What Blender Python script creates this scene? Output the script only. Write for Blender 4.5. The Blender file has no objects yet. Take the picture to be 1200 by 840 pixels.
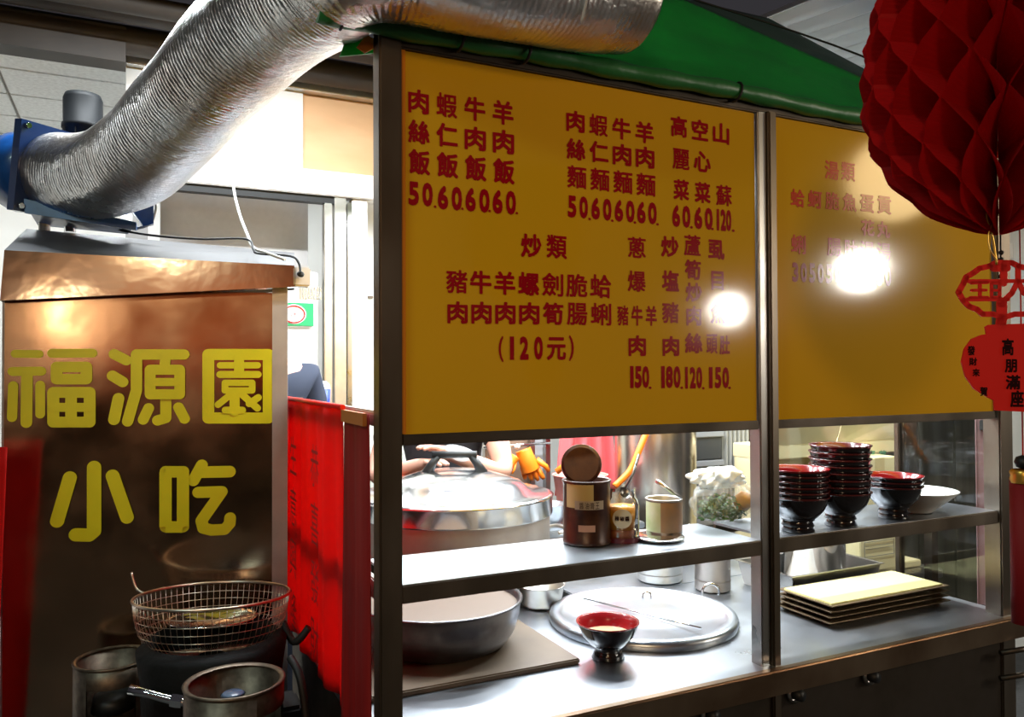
import bpy, bmesh, math, random
from mathutils import Vector, Matrix
random.seed(7)
PI = math.pi
SC = bpy.context.scene
COL = SC.collection

# ------------------------------------------------------------------ camera
FPX, YAW, PITCH, ROLL = 930.0, .448, .0159, -.0039
CAM = Vector((0, 0, 1.55))
_F = Vector((math.sin(YAW)*math.cos(PITCH), math.cos(YAW)*math.cos(PITCH), math.sin(PITCH)))
_R0 = Vector((math.cos(YAW), -math.sin(YAW), 0)); _U0 = _R0.cross(_F)
_R = _R0*math.cos(ROLL) + _U0*math.sin(ROLL)
_U = -_R0*math.sin(ROLL) + _U0*math.cos(ROLL)
cd = bpy.data.cameras.new('camera'); cam = bpy.data.objects.new('camera', cd); COL.objects.link(cam)
cd.sensor_width = 36; cd.lens = FPX/1200*36; cd.clip_start = .02; cd.clip_end = 200
m3 = Matrix((_R, _U, -_F)).transposed().to_4x4(); m3.translation = CAM
cam.matrix_world = m3
SC.camera = cam
# ------------------------------------------------------------------ world, exposure
SC.view_settings.view_transform = 'Standard'; SC.view_settings.look = 'None'
SC.view_settings.gamma = 1; SC.view_settings.use_curve_mapping = False
SC.view_settings.exposure = 0.0
w = bpy.data.worlds.new('night'); SC.world = w; w.use_nodes = True
w.node_tree.nodes['Background'].inputs[0].default_value = (.32, .30, .34, 1)
w.node_tree.nodes['Background'].inputs[1].default_value = .10
SC.cycles.max_bounces = 8; SC.cycles.transparent_max_bounces = 12
SC.cycles.sample_clamp_indirect = 6.0
SC.cycles.caustics_reflective = False; SC.cycles.caustics_refractive = False
try: SC.cycles.use_denoising = True
except Exception: pass

def lamp(name, loc, power, color, radius):
    d = bpy.data.lights.new(name, 'POINT'); d.energy = power; d.color = color; d.shadow_soft_size = radius
    o = bpy.data.objects.new(name, d); COL.objects.link(o); o.location = loc; return o
def strip(name, loc, size, power, color, rx=0, rz=0):
    d = bpy.data.lights.new(name, 'AREA'); d.shape = 'RECTANGLE'; d.size, d.size_y = size
    d.energy = power; d.color = color
    o = bpy.data.objects.new(name, d); COL.objects.link(o); o.location = loc; o.rotation_euler = (rx, 0, rz); return o
# street lamps across the lane (they mirror in the glossy boards)
lamp('street_lamp', (4.55, -1.0, 2.24), 95, (1, .93, .80), .13)
lamp('street_lamp.001', (3.38, -1.0, 1.93), 34, (1, .93, .80), .09)
lamp('lane_lamp', (-1.6, -2.4, 2.9), 130, (1, .72, .42), .20)
lamp('lane_lamp.001', (-1.94, -1.5, 1.95), 16, (1, .70, .42), .10)
# fluorescent tubes: in the cart under its roof, in the shop, plus added fill strips
strip('cart_tube', (1.35, 1.80, 2.10), (1.7, .05), 36, (.84, .95, 1))
strip('kitchen_fill', (1.75, 2.55, 2.22), (1.2, .05), 42, (.93, .97, 1))  # added fill strip hidden behind the boards, brightens the background behind the cart
strip('shop_tube', (.35, 2.62, 2.84), (1.3, .05), 62, (.90, .96, 1))
strip('shop_tube.001', (1.7, 3.05, 2.25), (1.6, .06), 50, (.88, .95, 1))
strip('shop_tube.002', (.4, 4.2, 2.74), (1.6, .06), 20, (.90, .96, 1))
strip('shop_tube.003', (-1.2, 4.2, 2.74), (1.6, .06), 14, (.90, .96, 1))
strip('carton_fill', (3.0, 2.15, 2.45), (.9, .05), 42, (.93, .97, .92))  # added fill strip out of sight behind the lantern, lights the cream cartons
strip('awning_tube', (3.3, 3.0, 2.98), (1.2, .06), 16, (.88, .95, 1))
strip('lane_tube', (-1.5, .5, 3.1), (1.2, .10), 26, (.72, 1, .96))
lamp('lane_lamp.002', (4.9, -1.0, 2.91), 40, (1, .72, .36), .30)

# ------------------------------------------------------------------ helpers
def P(u, v, x=None, y=None, z=None, d=None):
    """point of the place seen at (u,v), on a real plane x=, y=, z= or at depth d"""
    r = _F + _R*((u-600)/FPX) + _U*((420-v)/FPX)
    if d is not None: t = d
    elif x is not None: t = x/r.x
    elif y is not None: t = y/r.y
    else: t = (z-CAM.z)/r.z
    return CAM + r*t
def V(*a): return Vector(a)

MATS = {}
def mat(name, base, rough=.5, metal=0, noise=None, bump=None, spec=.5, emit=None, trans=0, alpha=1, transl=0, coat=0, stretch=(1, 1, 1), rvar=0):
    if name in MATS: return MATS[name]
    m = bpy.data.materials.new(name); m.use_nodes = True; MATS[name] = m
    nt = m.node_tree; n = nt.nodes; l = nt.links; b = n['Principled BSDF']
    b.inputs['Base Color'].default_value = (*base, 1); b.inputs['Roughness'].default_value = rough
    b.inputs['Metallic'].default_value = metal; b.inputs['Specular IOR Level'].default_value = spec
    b.inputs['Transmission Weight'].default_value = trans; b.inputs['Alpha'].default_value = alpha
    b.inputs['Coat Weight'].default_value = coat; b.inputs['Coat Roughness'].default_value = .05
    if emit: b.inputs['Emission Color'].default_value = (*emit[:3], 1); b.inputs['Emission Strength'].default_value = emit[3]
    if noise or bump or rvar:
        tc = n.new('ShaderNodeTexCoord'); mp = n.new('ShaderNodeMapping'); mp.inputs['Scale'].default_value = stretch
        l.new(tc.outputs['Object'], mp.inputs['Vector'])
    if noise:
        sc, col2, amt = noise
        t = n.new('ShaderNodeTexNoise'); t.inputs['Scale'].default_value = sc; t.inputs['Detail'].default_value = 5
        l.new(mp.outputs['Vector'], t.inputs['Vector'])
        r = n.new('ShaderNodeMapRange'); r.inputs['From Min'].default_value = .35; r.inputs['From Max'].default_value = .7
        r.inputs['To Max'].default_value = amt; l.new(t.outputs['Fac'], r.inputs['Value'])
        mx = n.new('ShaderNodeMix'); mx.data_type = 'RGBA'; mx.inputs[6].default_value = (*base, 1); mx.inputs[7].default_value = (*col2, 1)
        l.new(r.outputs['Result'], mx.inputs[0]); l.new(mx.outputs[2], b.inputs['Base Color'])
    if rvar:
        t = n.new('ShaderNodeTexNoise'); t.inputs['Scale'].default_value = 6; t.inputs['Detail'].default_value = 6
        l.new(mp.outputs['Vector'], t.inputs['Vector'])
        r = n.new('ShaderNodeMapRange'); r.inputs['From Min'].default_value = .3; r.inputs['From Max'].default_value = .7
        r.inputs['To Min'].default_value = rough; r.inputs['To Max'].default_value = rough+rvar
        l.new(t.outputs['Fac'], r.inputs['Value']); l.new(r.outputs['Result'], b.inputs['Roughness'])
    if bump:
        sc, st = bump
        t = n.new('ShaderNodeTexNoise'); t.inputs['Scale'].default_value = sc; t.inputs['Detail'].default_value = 4
        l.new(mp.outputs['Vector'], t.inputs['Vector'])
        bn = n.new('ShaderNodeBump'); bn.inputs['Strength'].default_value = st; bn.inputs['Distance'].default_value = .01
        l.new(t.outputs['Fac'], bn.inputs['Height']); l.new(bn.outputs['Normal'], b.inputs['Normal'])
    if transl:
        td = n.new('ShaderNodeBsdfTranslucent'); td.inputs[0].default_value = (*base, 1)
        ms = n.new('ShaderNodeMixShader'); ms.inputs[0].default_value = transl
        l.new(b.outputs[0], ms.inputs[1]); l.new(td.outputs[0], ms.inputs[2]); l.new(ms.outputs[0], n['Material Output'].inputs[0])
    return m

def glassy(name, tint=(1, 1, 1), gloss=.05, rough=.02):
    m = bpy.data.materials.new(name); m.use_nodes = True; n = m.node_tree.nodes; l = m.node_tree.links; n.clear()
    o = n.new('ShaderNodeOutputMaterial'); t = n.new('ShaderNodeBsdfTransparent'); g = n.new('ShaderNodeBsdfGlossy'); mx = n.new('ShaderNodeMixShader'); f = n.new('ShaderNodeFresnel')
    t.inputs[0].default_value = (*tint, 1); g.inputs['Roughness'].default_value = rough; f.inputs[0].default_value = 1.3
    ad = n.new('ShaderNodeMath'); ad.operation = 'ADD'; ad.inputs[1].default_value = gloss; l.new(f.outputs[0], ad.inputs[0])
    l.new(ad.outputs[0], mx.inputs[0]); l.new(t.outputs[0], mx.inputs[1]); l.new(g.outputs[0], mx.inputs[2]); l.new(mx.outputs[0], o.inputs[0]); return m
class MB:
    def __init__(s): s.v = []; s.f = []; s.sm = []
    def add(s, vs, fs, smooth=False):
        o = len(s.v); s.v += [Vector(p) for p in vs]; s.f += [tuple(i+o for i in f) for f in fs]; s.sm += [smooth]*len(fs); return s
    def box(s, a, b, bev=0):
        x0, y0, z0 = (min(a[i], b[i]) for i in range(3)); x1, y1, z1 = (max(a[i], b[i]) for i in range(3))
        if bev <= 0:
            vs = [(x, y, z) for x in (x0, x1) for y in (y0, y1) for z in (z0, z1)]
            return s.add(vs, [(0, 1, 3, 2), (4, 6, 7, 5), (0, 4, 5, 1), (2, 3, 7, 6), (0, 2, 6, 4), (1, 5, 7, 3)])
        bm = bmesh.new(); bmesh.ops.create_cube(bm, size=1)
        for q in bm.verts: q.co = Vector(((x0+x1)/2+q.co.x*(x1-x0), (y0+y1)/2+q.co.y*(y1-y0), (z0+z1)/2+q.co.z*(z1-z0)))
        bmesh.ops.bevel(bm, geom=bm.edges[:], offset=min(bev, .45*min(x1-x0, y1-y0, z1-z0)), segments=2, affect='EDGES')
        bm.verts.index_update()
        s.add([q.co.copy() for q in bm.verts], [tuple(q.index for q in f.verts) for f in bm.faces]); bm.free(); return s
    def prism(s, pts, d, smooth=False):
        """closed outline pts (3-D, planar) pushed along d"""
        n = len(pts); d = Vector(d)
        vs = [Vector(p) for p in pts] + [Vector(p)+d for p in pts]
        return s.add(vs, [tuple(range(n)), tuple(range(2*n-1, n-1, -1))] + [(i, i+n, (i+1) % n+n, (i+1) % n) for i in range(n)], smooth)
    def lathe(s, c, prof, n=32, axis=None, smooth=True, a0=0, a1=2*PI):
        """prof: (radius, height) pairs turned about axis through c"""
        c = Vector(c); ax = Vector(axis).normalized() if axis is not None else Vector((0, 0, 1))
        u = ax.orthogonal().normalized() if abs(ax.z) < .999 else Vector((1, 0, 0)); w_ = ax.cross(u)
        full = abs(a1-a0-2*PI) < 1e-6; k = n if full else n+1; vs = []; fs = []
        for r, h in prof:
            for i in range(k):
                a = a0+(a1-a0)*i/n; vs.append(c+ax*h+(u*math.cos(a)+w_*math.sin(a))*r)
        for j in range(len(prof)-1):
            for i in range(n):
                i2 = (i+1) % k; fs.append((j*k+i, j*k+i2, (j+1)*k+i2, (j+1)*k+i))
        return s.add(vs, fs, smooth)
    def cyl(s, c, r, h, n=24, axis=None, r2=None):
        r2 = r if r2 is None else r2
        return s.lathe(c, [(.0001, 0), (r, 0)], n, axis, False).lathe(c, [(r, 0), (r2, h)], n, axis).lathe(c, [(r2, h), (.0001, h)], n, axis, False)
    def tube(s, pts, r, n=8, closed=False):
        pts = [Vector(p) for p in pts]; m = len(pts); rs = r if isinstance(r, (list, tuple)) else [r]*m
        vs = []; fs = []; up = None
        for i, p in enumerate(pts):
            if closed: t = (pts[(i+1) % m]-pts[i-1])
            else: t = pts[min(i+1, m-1)]-pts[max(i-1, 0)]
            t = t.normalized() if t.length > 1e-9 else Vector((0, 0, 1))
            if up is None: up = t.orthogonal().normalized()
            up = (up-t*up.dot(t)); up = up.normalized() if up.length > 1e-6 else t.orthogonal().normalized()
            b = t.cross(up)
            for k in range(n): a = 2*PI*k/n; vs.append(p+(up*math.cos(a)+b*math.sin(a))*rs[i])
        for i in range(m if closed else m-1):
            j = (i+1) % m
            for k in range(n): fs.append((i*n+k, i*n+(k+1) % n, j*n+(k+1) % n, j*n+k))
        s.add(vs, fs, True)
        if not closed:
            o = len(s.v)-len(vs); s.f += [tuple(o+k for k in range(n))[::-1], tuple(o+(m-1)*n+k for k in range(n))]; s.sm += [False]*2
        return s
    def grid(s, fn, nu, nv, smooth=True):
        vs = [fn(i/nu, j/nv) for j in range(nv+1) for i in range(nu+1)]
        return s.add(vs, [(j*(nu+1)+i, j*(nu+1)+i+1, (j+1)*(nu+1)+i+1, (j+1)*(nu+1)+i) for j in range(nv) for i in range(nu)], smooth)
    def build(s, name, m, parent=None, label=None, kind=None, solid=0):
        me = bpy.data.meshes.new(name)
        off = Vector((0, 0, 0)); q = parent
        inv = None
        if q is not None:
            root = q
            while root.parent: root = root.parent
            inv = ORG.get(root.name)
        vs = [inv @ p for p in s.v] if inv else s.v
        me.from_pydata([tuple(p) for p in vs], [], s.f)
        me.polygons.foreach_set('use_smooth', s.sm); me.update()
        bm = bmesh.new(); bm.from_mesh(me); bmesh.ops.remove_doubles(bm, verts=bm.verts, dist=1e-6)
        bmesh.ops.recalc_face_normals(bm, faces=bm.faces); bm.to_mesh(me); bm.free()
        me.materials.append(m)
        o = bpy.data.objects.new(name, me); COL.objects.link(o); o.parent = parent
        if solid:
            md = o.modifiers.new('solid', 'SOLIDIFY'); md.thickness = solid; md.offset = 0
        if label: o['label'] = label
        if kind: o['kind'] = kind
        return o
ORG = {}
def thing(name, label, cat, loc=(0, 0, 0), rz=0, group=None):
    o = bpy.data.objects.new(name, None); COL.objects.link(o); o.location = loc; o.rotation_euler = (0, 0, rz)
    o.empty_display_size = .05
    o['label'] = label; o['category'] = cat
    if group: o['group'] = group
    ORG[o.name] = (Matrix.Translation(Vector(loc)) @ Matrix.Rotation(rz, 4, 'Z')).inverted()
    return o
def tag(o, label, cat, group=None):
    o['label'] = label; o['category'] = cat
    if group: o['group'] = group
    return o
def dup(root, loc, rz=0, label=None, group=None):
    r = root.copy(); COL.objects.link(r); r.location = loc; r.rotation_euler = (0, 0, rz)
    if label: r['label'] = label
    if group: r['group'] = group
    for ch in list(root.children):
        c = ch.copy(); COL.objects.link(c); c.parent = r
        for g in list(ch.children):
            e = g.copy(); COL.objects.link(e); e.parent = c
    return r
def smoothpath(pts, n=8):
    pts = [Vector(p) for p in pts]; out = []
    for i in range(len(pts)-1):
        p0 = pts[max(i-1, 0)]; p1 = pts[i]; p2 = pts[i+1]; p3 = pts[min(i+2, len(pts)-1)]
        for k in range(n):
            t = k/n
            out.append(.5*((2*p1)+(p2-p0)*t+(2*p0-5*p1+4*p2-p3)*t*t+(3*p1-p0-3*p2+p3)*t**3))
    out.append(pts[-1]); return out

# glyphs: every character once, as a flat outline normalised to its own box
GL = {}
def glyph(ch, bold=.018):
    k = (ch, bold)
    if k in GL: return GL[k]
    c = bpy.data.curves.new('g', 'FONT'); c.body = ch; c.size = 1; c.resolution_u = 3; c.fill_mode = 'FRONT'
    o = bpy.data.objects.new('g', c); COL.objects.link(o)
    bpy.context.view_layer.update()
    me = bpy.data.meshes.new_from_object(o.evaluated_get(bpy.context.evaluated_depsgraph_get()))
    vs = [(v.co.x, v.co.y) for v in me.vertices]; fs = [tuple(p.vertices) for p in me.polygons]
    bpy.data.objects.remove(o); bpy.data.curves.remove(c); bpy.data.meshes.remove(me)
    x0 = min(a for a, b in vs); x1 = max(a for a, b in vs); y0 = min(b for a, b in vs); y1 = max(b for a, b in vs)
    vs = [((a-x0)/max(x1-x0, 1e-6), (b-y0)/max(y1-y0, 1e-6)) for a, b in vs]
    GL[k] = (vs, fs); return GL[k]
def put(mb, ch, fr, bold=.018):
    """fr(a,b) maps the glyph's unit box into the place"""
    vs, fs = glyph(ch, 0)
    if bold <= .012: mb.add([fr(a, b) for a, b in vs], fs); return
    for i, (dx, dy) in enumerate(((-1, -1), (1, -1), (-1, 1), (1, 1), (0, 0), (0, 1.2), (0, -1.2), (1.2, 0), (-1.2, 0))):
        dx *= bold; dy *= bold; k = 1-2.4*bold
        ps = [fr(.5+(a-.5)*k+dx, .5+(b-.5)*k+dy) for a, b in vs]
        n = (ps[1]-ps[0]).cross(ps[2]-ps[0]) if len(ps) > 2 else V(0, 0, 0)
        off = V(0, -.00003*i, 0) if bold < .5 else V(0, 0, 0)
        mb.add([p+off for p in ps], fs)

# ------------------------------------------------------------------ materials
steel = mat('stainless', (.46, .45, .43), .22, 1, noise=(3, (.30, .26, .22), .8), rvar=.22)
steel_post = mat('post_steel', (.24, .20, .16), .30, 1, noise=(5, (.12, .09, .06), .9), rvar=.2, stretch=(1, 1, .3))
steel_top = mat('counter_steel', (.56, .60, .65), .27, 1, noise=(4, (.40, .43, .48), .8), rvar=.10, bump=(9, .04))
steel_dark = mat('dark_steel', (.12, .095, .075), .38, 1, noise=(6, (.05, .04, .03), .9), rvar=.2)
alu = mat('aluminium', (.62, .60, .57), .36, 1, noise=(20, (.48, .45, .42), .6))
alu_dull = mat('dull_aluminium', (.42, .37, .33), .42, .7, noise=(14, (.33, .28, .24), .7))
alu_wok = mat('basin_metal', (.17, .165, .175), .30, .9, noise=(25, (.10, .095, .105), .8))
chrome = mat('chrome', (.75, .75, .76), .10, 1)
white_p = mat('white_paint', (.80, .80, .78), .5, 0, noise=(3, (.72, .71, .68), .5))
wall_w = mat('wall_white', (.82, .81, .77), .6, 0, noise=(2, (.70, .69, .64), .6))
fridge = mat('pale_grey_panel', (.50, .48, .47), .5, 0, noise=(40, (.45, .43, .42), .6))
board_y = mat('yellow_board', (.70, .36, .010), .09, 0, noise=(1.6, (.62, .34, .010), .9), spec=.55)
ink_red = mat('red_vinyl', (.33, .004, .010), .13, 0, spec=.35)
ink_rose = mat('faded_red_vinyl', (.60, .05, .02), .13, 0, spec=.35)
ink_yel = mat('yellow_vinyl', (.50, .42, .004), .35, 0, noise=(5, (.62, .52, .01), .9))
ink_blk = mat('black_ink', (.02, .002, .002), .7, 0, spec=.1)
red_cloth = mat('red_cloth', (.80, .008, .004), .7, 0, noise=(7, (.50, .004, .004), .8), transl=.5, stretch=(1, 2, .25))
red_shade = mat('shaded_red_cloth', (.36, .008, .006), .7, 0, noise=(7, (.22, .004, .004), .9), transl=.2, stretch=(1, 2, .25))  # darker red puts the shade of the folded piece into the colour
red_paper = mat('red_tissue', (.62, .003, .006), .65, 0, transl=.5, noise=(8, (.50, .002, .004), .7))
red_card = mat('red_card', (.86, .012, .006), .5, 0)
gold = mat('gold_thread', (.75, .45, .08), .35, .8)
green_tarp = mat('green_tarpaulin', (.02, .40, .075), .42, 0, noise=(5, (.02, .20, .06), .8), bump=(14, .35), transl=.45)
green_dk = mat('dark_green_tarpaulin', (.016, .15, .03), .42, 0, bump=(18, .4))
foil = mat('foil_duct', (.84, .84, .84), .25, 1, noise=(7, (.56, .48, .42), .9), bump=(45, .38), rvar=.12)
blue_p = mat('blue_paint', (.006, .075, .30), .32, 0, noise=(14, (.004, .03, .12), .9), coat=.4)
black_p = mat('black_paint', (.008, .009, .010), .5, 0)
motor_m = mat('motor_black', (.006, .007, .008), .55, 0, spec=.12)
black_r = mat('black_rubber', (.008, .008, .008), .6, 0)
wire_w = mat('white_cable', (.62, .62, .60), .5, 0)
wood = mat('plywood', (.68, .42, .22), .6, 0, noise=(3, (.60, .34, .16), .8), stretch=(1, 1, 3))
brown_b = mat('brown_slats', (.045, .035, .027), .6, .1, noise=(6, (.022, .017, .013), .8))
card_y = mat('cardboard_cream', (.74, .66, .40), .75, 0, noise=(5, (.68, .58, .33), .8))
card_t = mat('packing_tape', (.62, .50, .27), .4, 0)
lacq_b = mat('black_lacquer', (.010, .007, .008), .12, 0, coat=.5)
lacq_r = mat('red_lacquer', (.22, .006, .008), .2, 0, coat=.4)
lacq_rim = mat('brown_lacquer_rim', (.09, .010, .008), .2, 0, coat=.4)
porcelain = mat('porcelain', (.80, .82, .80), .15, 0)
skin = mat('skin', (.62, .34, .25), .5, 0, noise=(20, (.56, .28, .20), .5))
black_c = mat('black_fabric', (.012, .013, .018), .85, 0)
navy_c = mat('navy_fabric', (.015, .022, .045), .85, 0)
hair_m = mat('black_hair', (.01, .008, .007), .5, 0)
orange_r = mat('orange_rubber', (.90, .22, .01), .45, 0)
pink_a = mat('pink_sheet', (.85, .16, .17), .7, 0, transl=.3)
grey_pl = mat('grey_plastic', (.035, .038, .042), .5, 0)
curtain_g = mat('grey_sheet', (.30, .30, .28), .6, 0)
yel_tray = mat('yellow_paper', (.70, .64, .28), .7, 0)
bag_m = mat('plastic_bag', (.85, .90, .90), .22, 0, alpha=.22, bump=(30, .5), spec=.8)
leaf_m = mat('green_leaves', (.05, .14, .03), .6, 0, noise=(30, (.02, .06, .015), .8))
tan_m = mat('tan_peel', (.60, .33, .12), .6, 0)
glass = glassy('clear_glass', (.93, .95, .94), .01)
asphalt = mat('asphalt', (.05, .05, .05), .8, 0, noise=(12, (.03, .03, .03), .8), bump=(60, .3))
blue_tarp = mat('blue_tarpaulin', (.02, .12, .62), .45, 0)
corr_m = mat('corrugated_sheet', (.42, .46, .48), .4, .3)

YF = 1.4456                     # plane of the cart's front
X0, X1, X2, X3 = .4616, 1.345, 1.3964, 2.225
ZT, ZB, ZS, ZC = 2.165, 1.4275, 1.148, .85
YB = 2.42

# ------------------------------------------------------------------ setting
def struct(name, mb, m, parent=None):
    return mb.build(name, m, parent, kind='structure')
struct('floor_inner', MB().box((-2.0, 2.75, 0), (5.4, 4.95, .004)), mat('pale_floor', (.55, .54, .50), .5, 0, noise=(3, (.42, .41, .38), .8)))  # pale floor added to bounce light up to the ceiling tiles
struct('floor', MB().box((-8, -7, -.1), (9, 5.3, 0)), asphalt)
ceil_m = mat('ceiling_grid', (.36, .33, .29), .6)
tile_m = mat('ceiling_tile', (.84, .85, .84), .8, 0, noise=(60, (.58, .58, .57), .6))
ceil = struct('ceiling', MB().box((-2.0, 3.42, 2.815), (5.5, 5.1, 2.86)), ceil_m)
tm = None
for i in range(15):
    for j in range(5):
        xa, ya = -1.99+i*.5, 3.46+j*.35
        if tm is None:
            tb = MB().box((0, 0, 0), (.488, .338, .018), .003); o = tb.build('ceiling_tile', tile_m, ceil); tm = o.data; o.location = (xa, ya, 2.798)
        else:
            o = bpy.data.objects.new('ceiling_tile', tm); COL.objects.link(o); o.parent = ceil; o.location = (xa, ya, 2.798)
struct('wall_back', MB().box((-3, 4.95, 0), (5.6, 5.05, 3.2)), wall_w)
struct('wall_left', MB().box((-2.1, 3.3, 0), (-2.0, 4.95, 2.81)), wall_w)
struct('wall_right', MB().box((5.4, 2.9, 0), (5.5, 4.95, 2.9)), wall_w)
# shop-front header with its plywood infill, beam and frames
struct('wall_front', MB().box((-.02, 3.4, 2.40), (.655, 3.46, 2.80)).box((.655, 3.44, 2.40), (5.4, 3.47, 2.80)), wall_w)
struct('trim_1', MB().box((-.02, 3.37, 2.30), (5.4, 3.46, 2.405), .004), white_p)
struct('trim_2', MB().box((.655, 3.415, 2.415), (1.45, 3.44, 2.735)), wood)
struct('trim_3', MB().box((-.02, 3.36, 2.735), (2.6, 3.42, 2.80), .004).box((-.02, 3.33, 2.80), (2.6, 3.36, 2.83)), alu)
struct('trim_4', MB().box((.156, 3.385, 2.27), (.80, 3.43, 2.302)), black_p)
d1 = struct('door_1', MB().box((.742, 3.38, 0), (.775, 3.43, 2.27), .003).box((.785, 3.38, 0), (.835, 3.45, 2.30), .003), alu)
MB().box((.842, 3.385, 0), (.862, 3.45, 2.28), .003).build('door_stile', steel, d1)
struct('trim_5', MB().box((.862, 3.385, 0), (.93, 3.47, 2.30), .004), white_p)
struct('wall_partition', MB().box((.11, 3.62, 0), (.72, 3.66, 2.36)), fridge)
struct('wall_inner', MB().box((.93, 3.60, 0), (1.55, 3.66, 2.36)), wall_w)
struct('wall_side', MB().box((-.02, 3.46, 0), (.06, 3.62, 2.40)), mat('grey_wall', (.25, .24, .23), .6))
# brown slatted shutter housing above the shop front
tb = MB()
for k, (y, z, r) in enumerate([(3.30, 2.80, .055), (3.16, 2.86, .05), (3.04, 2.83, .035), (2.90, 2.90, .055), (2.74, 2.96, .06), (2.56, 3.0, .06), (2.36, 3.06, .07)]):
    tb.tube([(-2.4, y, z), (1.9, y, z)], r, 12)
tb.box((-2.4, 2.2, 3.13), (1.9, 3.42, 3.16)).box((-2.4, 3.25, 2.70), (-.02, 3.36, 2.83))
struct('trim_6', tb, brown_b)
# corrugated canopy to the right, with a blue sheet
def corr(u, v):
    x = 2.5+u*3.4; return V(x, 2.0+v*2.2, 3.05+.03*math.sin(x*42)+v*.25)
struct('trim_7', MB().grid(corr, 160, 2), corr_m)
tag(MB().grid(lambda u, v: V(2.38+u*1.3, 2.1+v*.35, 2.62+.25*v-u*.25+.015*math.sin(u*30)), 30, 6).build('blue_sheet', blue_tarp, solid=.003), 'blue plastic sheet hanging beyond the green canopy', 'sheet')
# across the lane, behind the camera: what the steel and the boards mirror
struct('wall_opposite', MB().box((-6, -6.0, 0), (9, -5.8, 5)), mat('opposite_wall', (.38, .28, .19), .8, 0, noise=(1.2, (.14, .10, .07), .9)))

aw = thing('awning', 'orange red shop awning across the lane behind the viewer', 'awning', (-2.0, -3.3, 1.6))
MB().grid(lambda u, v: V(-4.2+4.6*u, -3.2-1.3*v, 1.75+1.3*v+.02*math.sin(u*60)), 60, 4).build('awning_sheet', mat('orange_awning', (.46, .15, .05), .6, 0, noise=(1.5, (.24, .05, .02), .9)), aw, solid=.01)
MB().grid(lambda u, v: V(-4.2+4.6*u, -3.2+.01*math.sin(u*60), 1.75-.28*v), 60, 2).build('valance', mat('awning_valance', (.75, .10, .03), .6), aw, solid=.01)
for x in (-4.1, .3): MB().box((x, -3.25, 0), (x+.05, -3.2, 1.75)).build('awning_post', steel_dark, aw)
# ------------------------------------------------------------------ the food cart
cart = thing('food_cart', 'stainless steel street food cart with posts, shelf and work counter', 'food cart', (1.35, 1.93, 0))
def cpart(name, mb, m, label=None): return mb.build(name, m, cart, label)
cpart('post', MB().box((.417, YF-.01, .30), (X0, YF+.035, 2.20), .004), steel_post)
cpart('post', MB().box((X1+.0, YF-.004, .30), (X1+.026, YF+.035, 2.17), .003), steel, 'paler left strip of the middle post')
cpart('post', MB().box((X1+.026, YF-.014, .30), (X2, YF+.038, 2.17), .004), steel_post)
cpart('post', MB().box((X3, YF-.012, .30), (X3+.06, YF+.04, 2.17), .004), steel_post)
cpart('post', MB().box((.43, YB-.06, .05), (.46, YB-.03, 1.475), .004), steel_post)
cpart('post', MB().box((X3+.01, YB-.04, .05), (X3+.05, YB, 2.17), .004), steel_post)
cpart('top_rail', MB().box((.417, YF-.005, 2.165), (X3+.06, YF+.03, 2.20), .003), steel_dark)
cpart('top_rail', MB().box((X3+.015, YF+.03, 2.165), (X3+.045, YB, 2.20), .003), steel_dark)
cpart('side_rail', MB().box((.42, YF+.03, 1.445), (.44, 2.39, 1.475), .003), steel)
cpart('side_rail', MB().box((.425, YF+.03, ZS-.04), (.44, 2.39, ZS), .003), steel)
cpart('counter_top', MB().box((.417, YF-.025, ZC-.028), (X3+.06, 2.12, ZC), .003).box((1.25, 2.12, ZC-.028), (X3+.06, YB, ZC), .003), steel_top)
cpart('counter_lip', MB().box((.417, YF-.045, ZC-.055), (X3+.065, YF-.022, ZC+.004), .004), mat('lip_steel', (.42, .30, .20), .28, 1, noise=(5, (.20, .12, .07), .9)), 'counter edge tinted for its coppery highlight')  # coppery highlight along the edge is put into the steel's colour
cpart('front_panel', MB().box((.43, YF-.005, .12), (X3+.05, YF+.01, ZC-.05)), steel_dark)
cpart('side_panel', MB().box((.425, YF+.01, .12), (.435, 2.36, ZC-.03)), steel_dark)
cpart('side_panel', MB().box((X3+.04, YF+.01, .12), (X3+.055, YB, ZC-.03)), steel_dark)
for px in (610, 830, 930, 1018):
    p = P(px, 821, y=YF-.006)
    k = cpart('burner_knob', MB().lathe((p.x, YF-.006, .775), [(.0, 0), (.022, 0), (.026, -.006), (.018, -.010)], 20, (0, 1, 0)), steel)
    MB().lathe((p.x, YF-.012, .775), [(.014, 0), (.013, -.022), (.0001, -.024)], 16, (0, 1, 0)).build('knob_grip', black_p, k)
# shelf: flat sheet with a turned-down lip, left and right of the middle post
for a, b in ((X0, X1), (X2, X3)):
    s_ = cpart('shelf', MB().box((a, YF+.0, ZS-.006), (b, 1.675, ZS)), steel_top)
    MB().box((a, YF-.004, ZS-.036), (b, YF+.004, ZS-.001), .002).build('shelf_lip', steel_post, s_)
    MB().box((a, 1.665, ZS-.03), (b, 1.675, ZS-.006)).build('shelf_back_lip', steel_post, s_)
# right end: framed glass
cpart('end_pane', MB().box((X3+.025, YF+.04, ZC+.01), (X3+.031, YB-.04, 2.16)), glass)
cpart('end_frame', MB().box((X3+.015, YF+.04, 1.42), (X3+.04, YB-.04, 1.445), .003).box((X3+.015, YF+.33, ZC), (X3+.04, YF+.35, 2.16), .003), steel_post)
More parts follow.
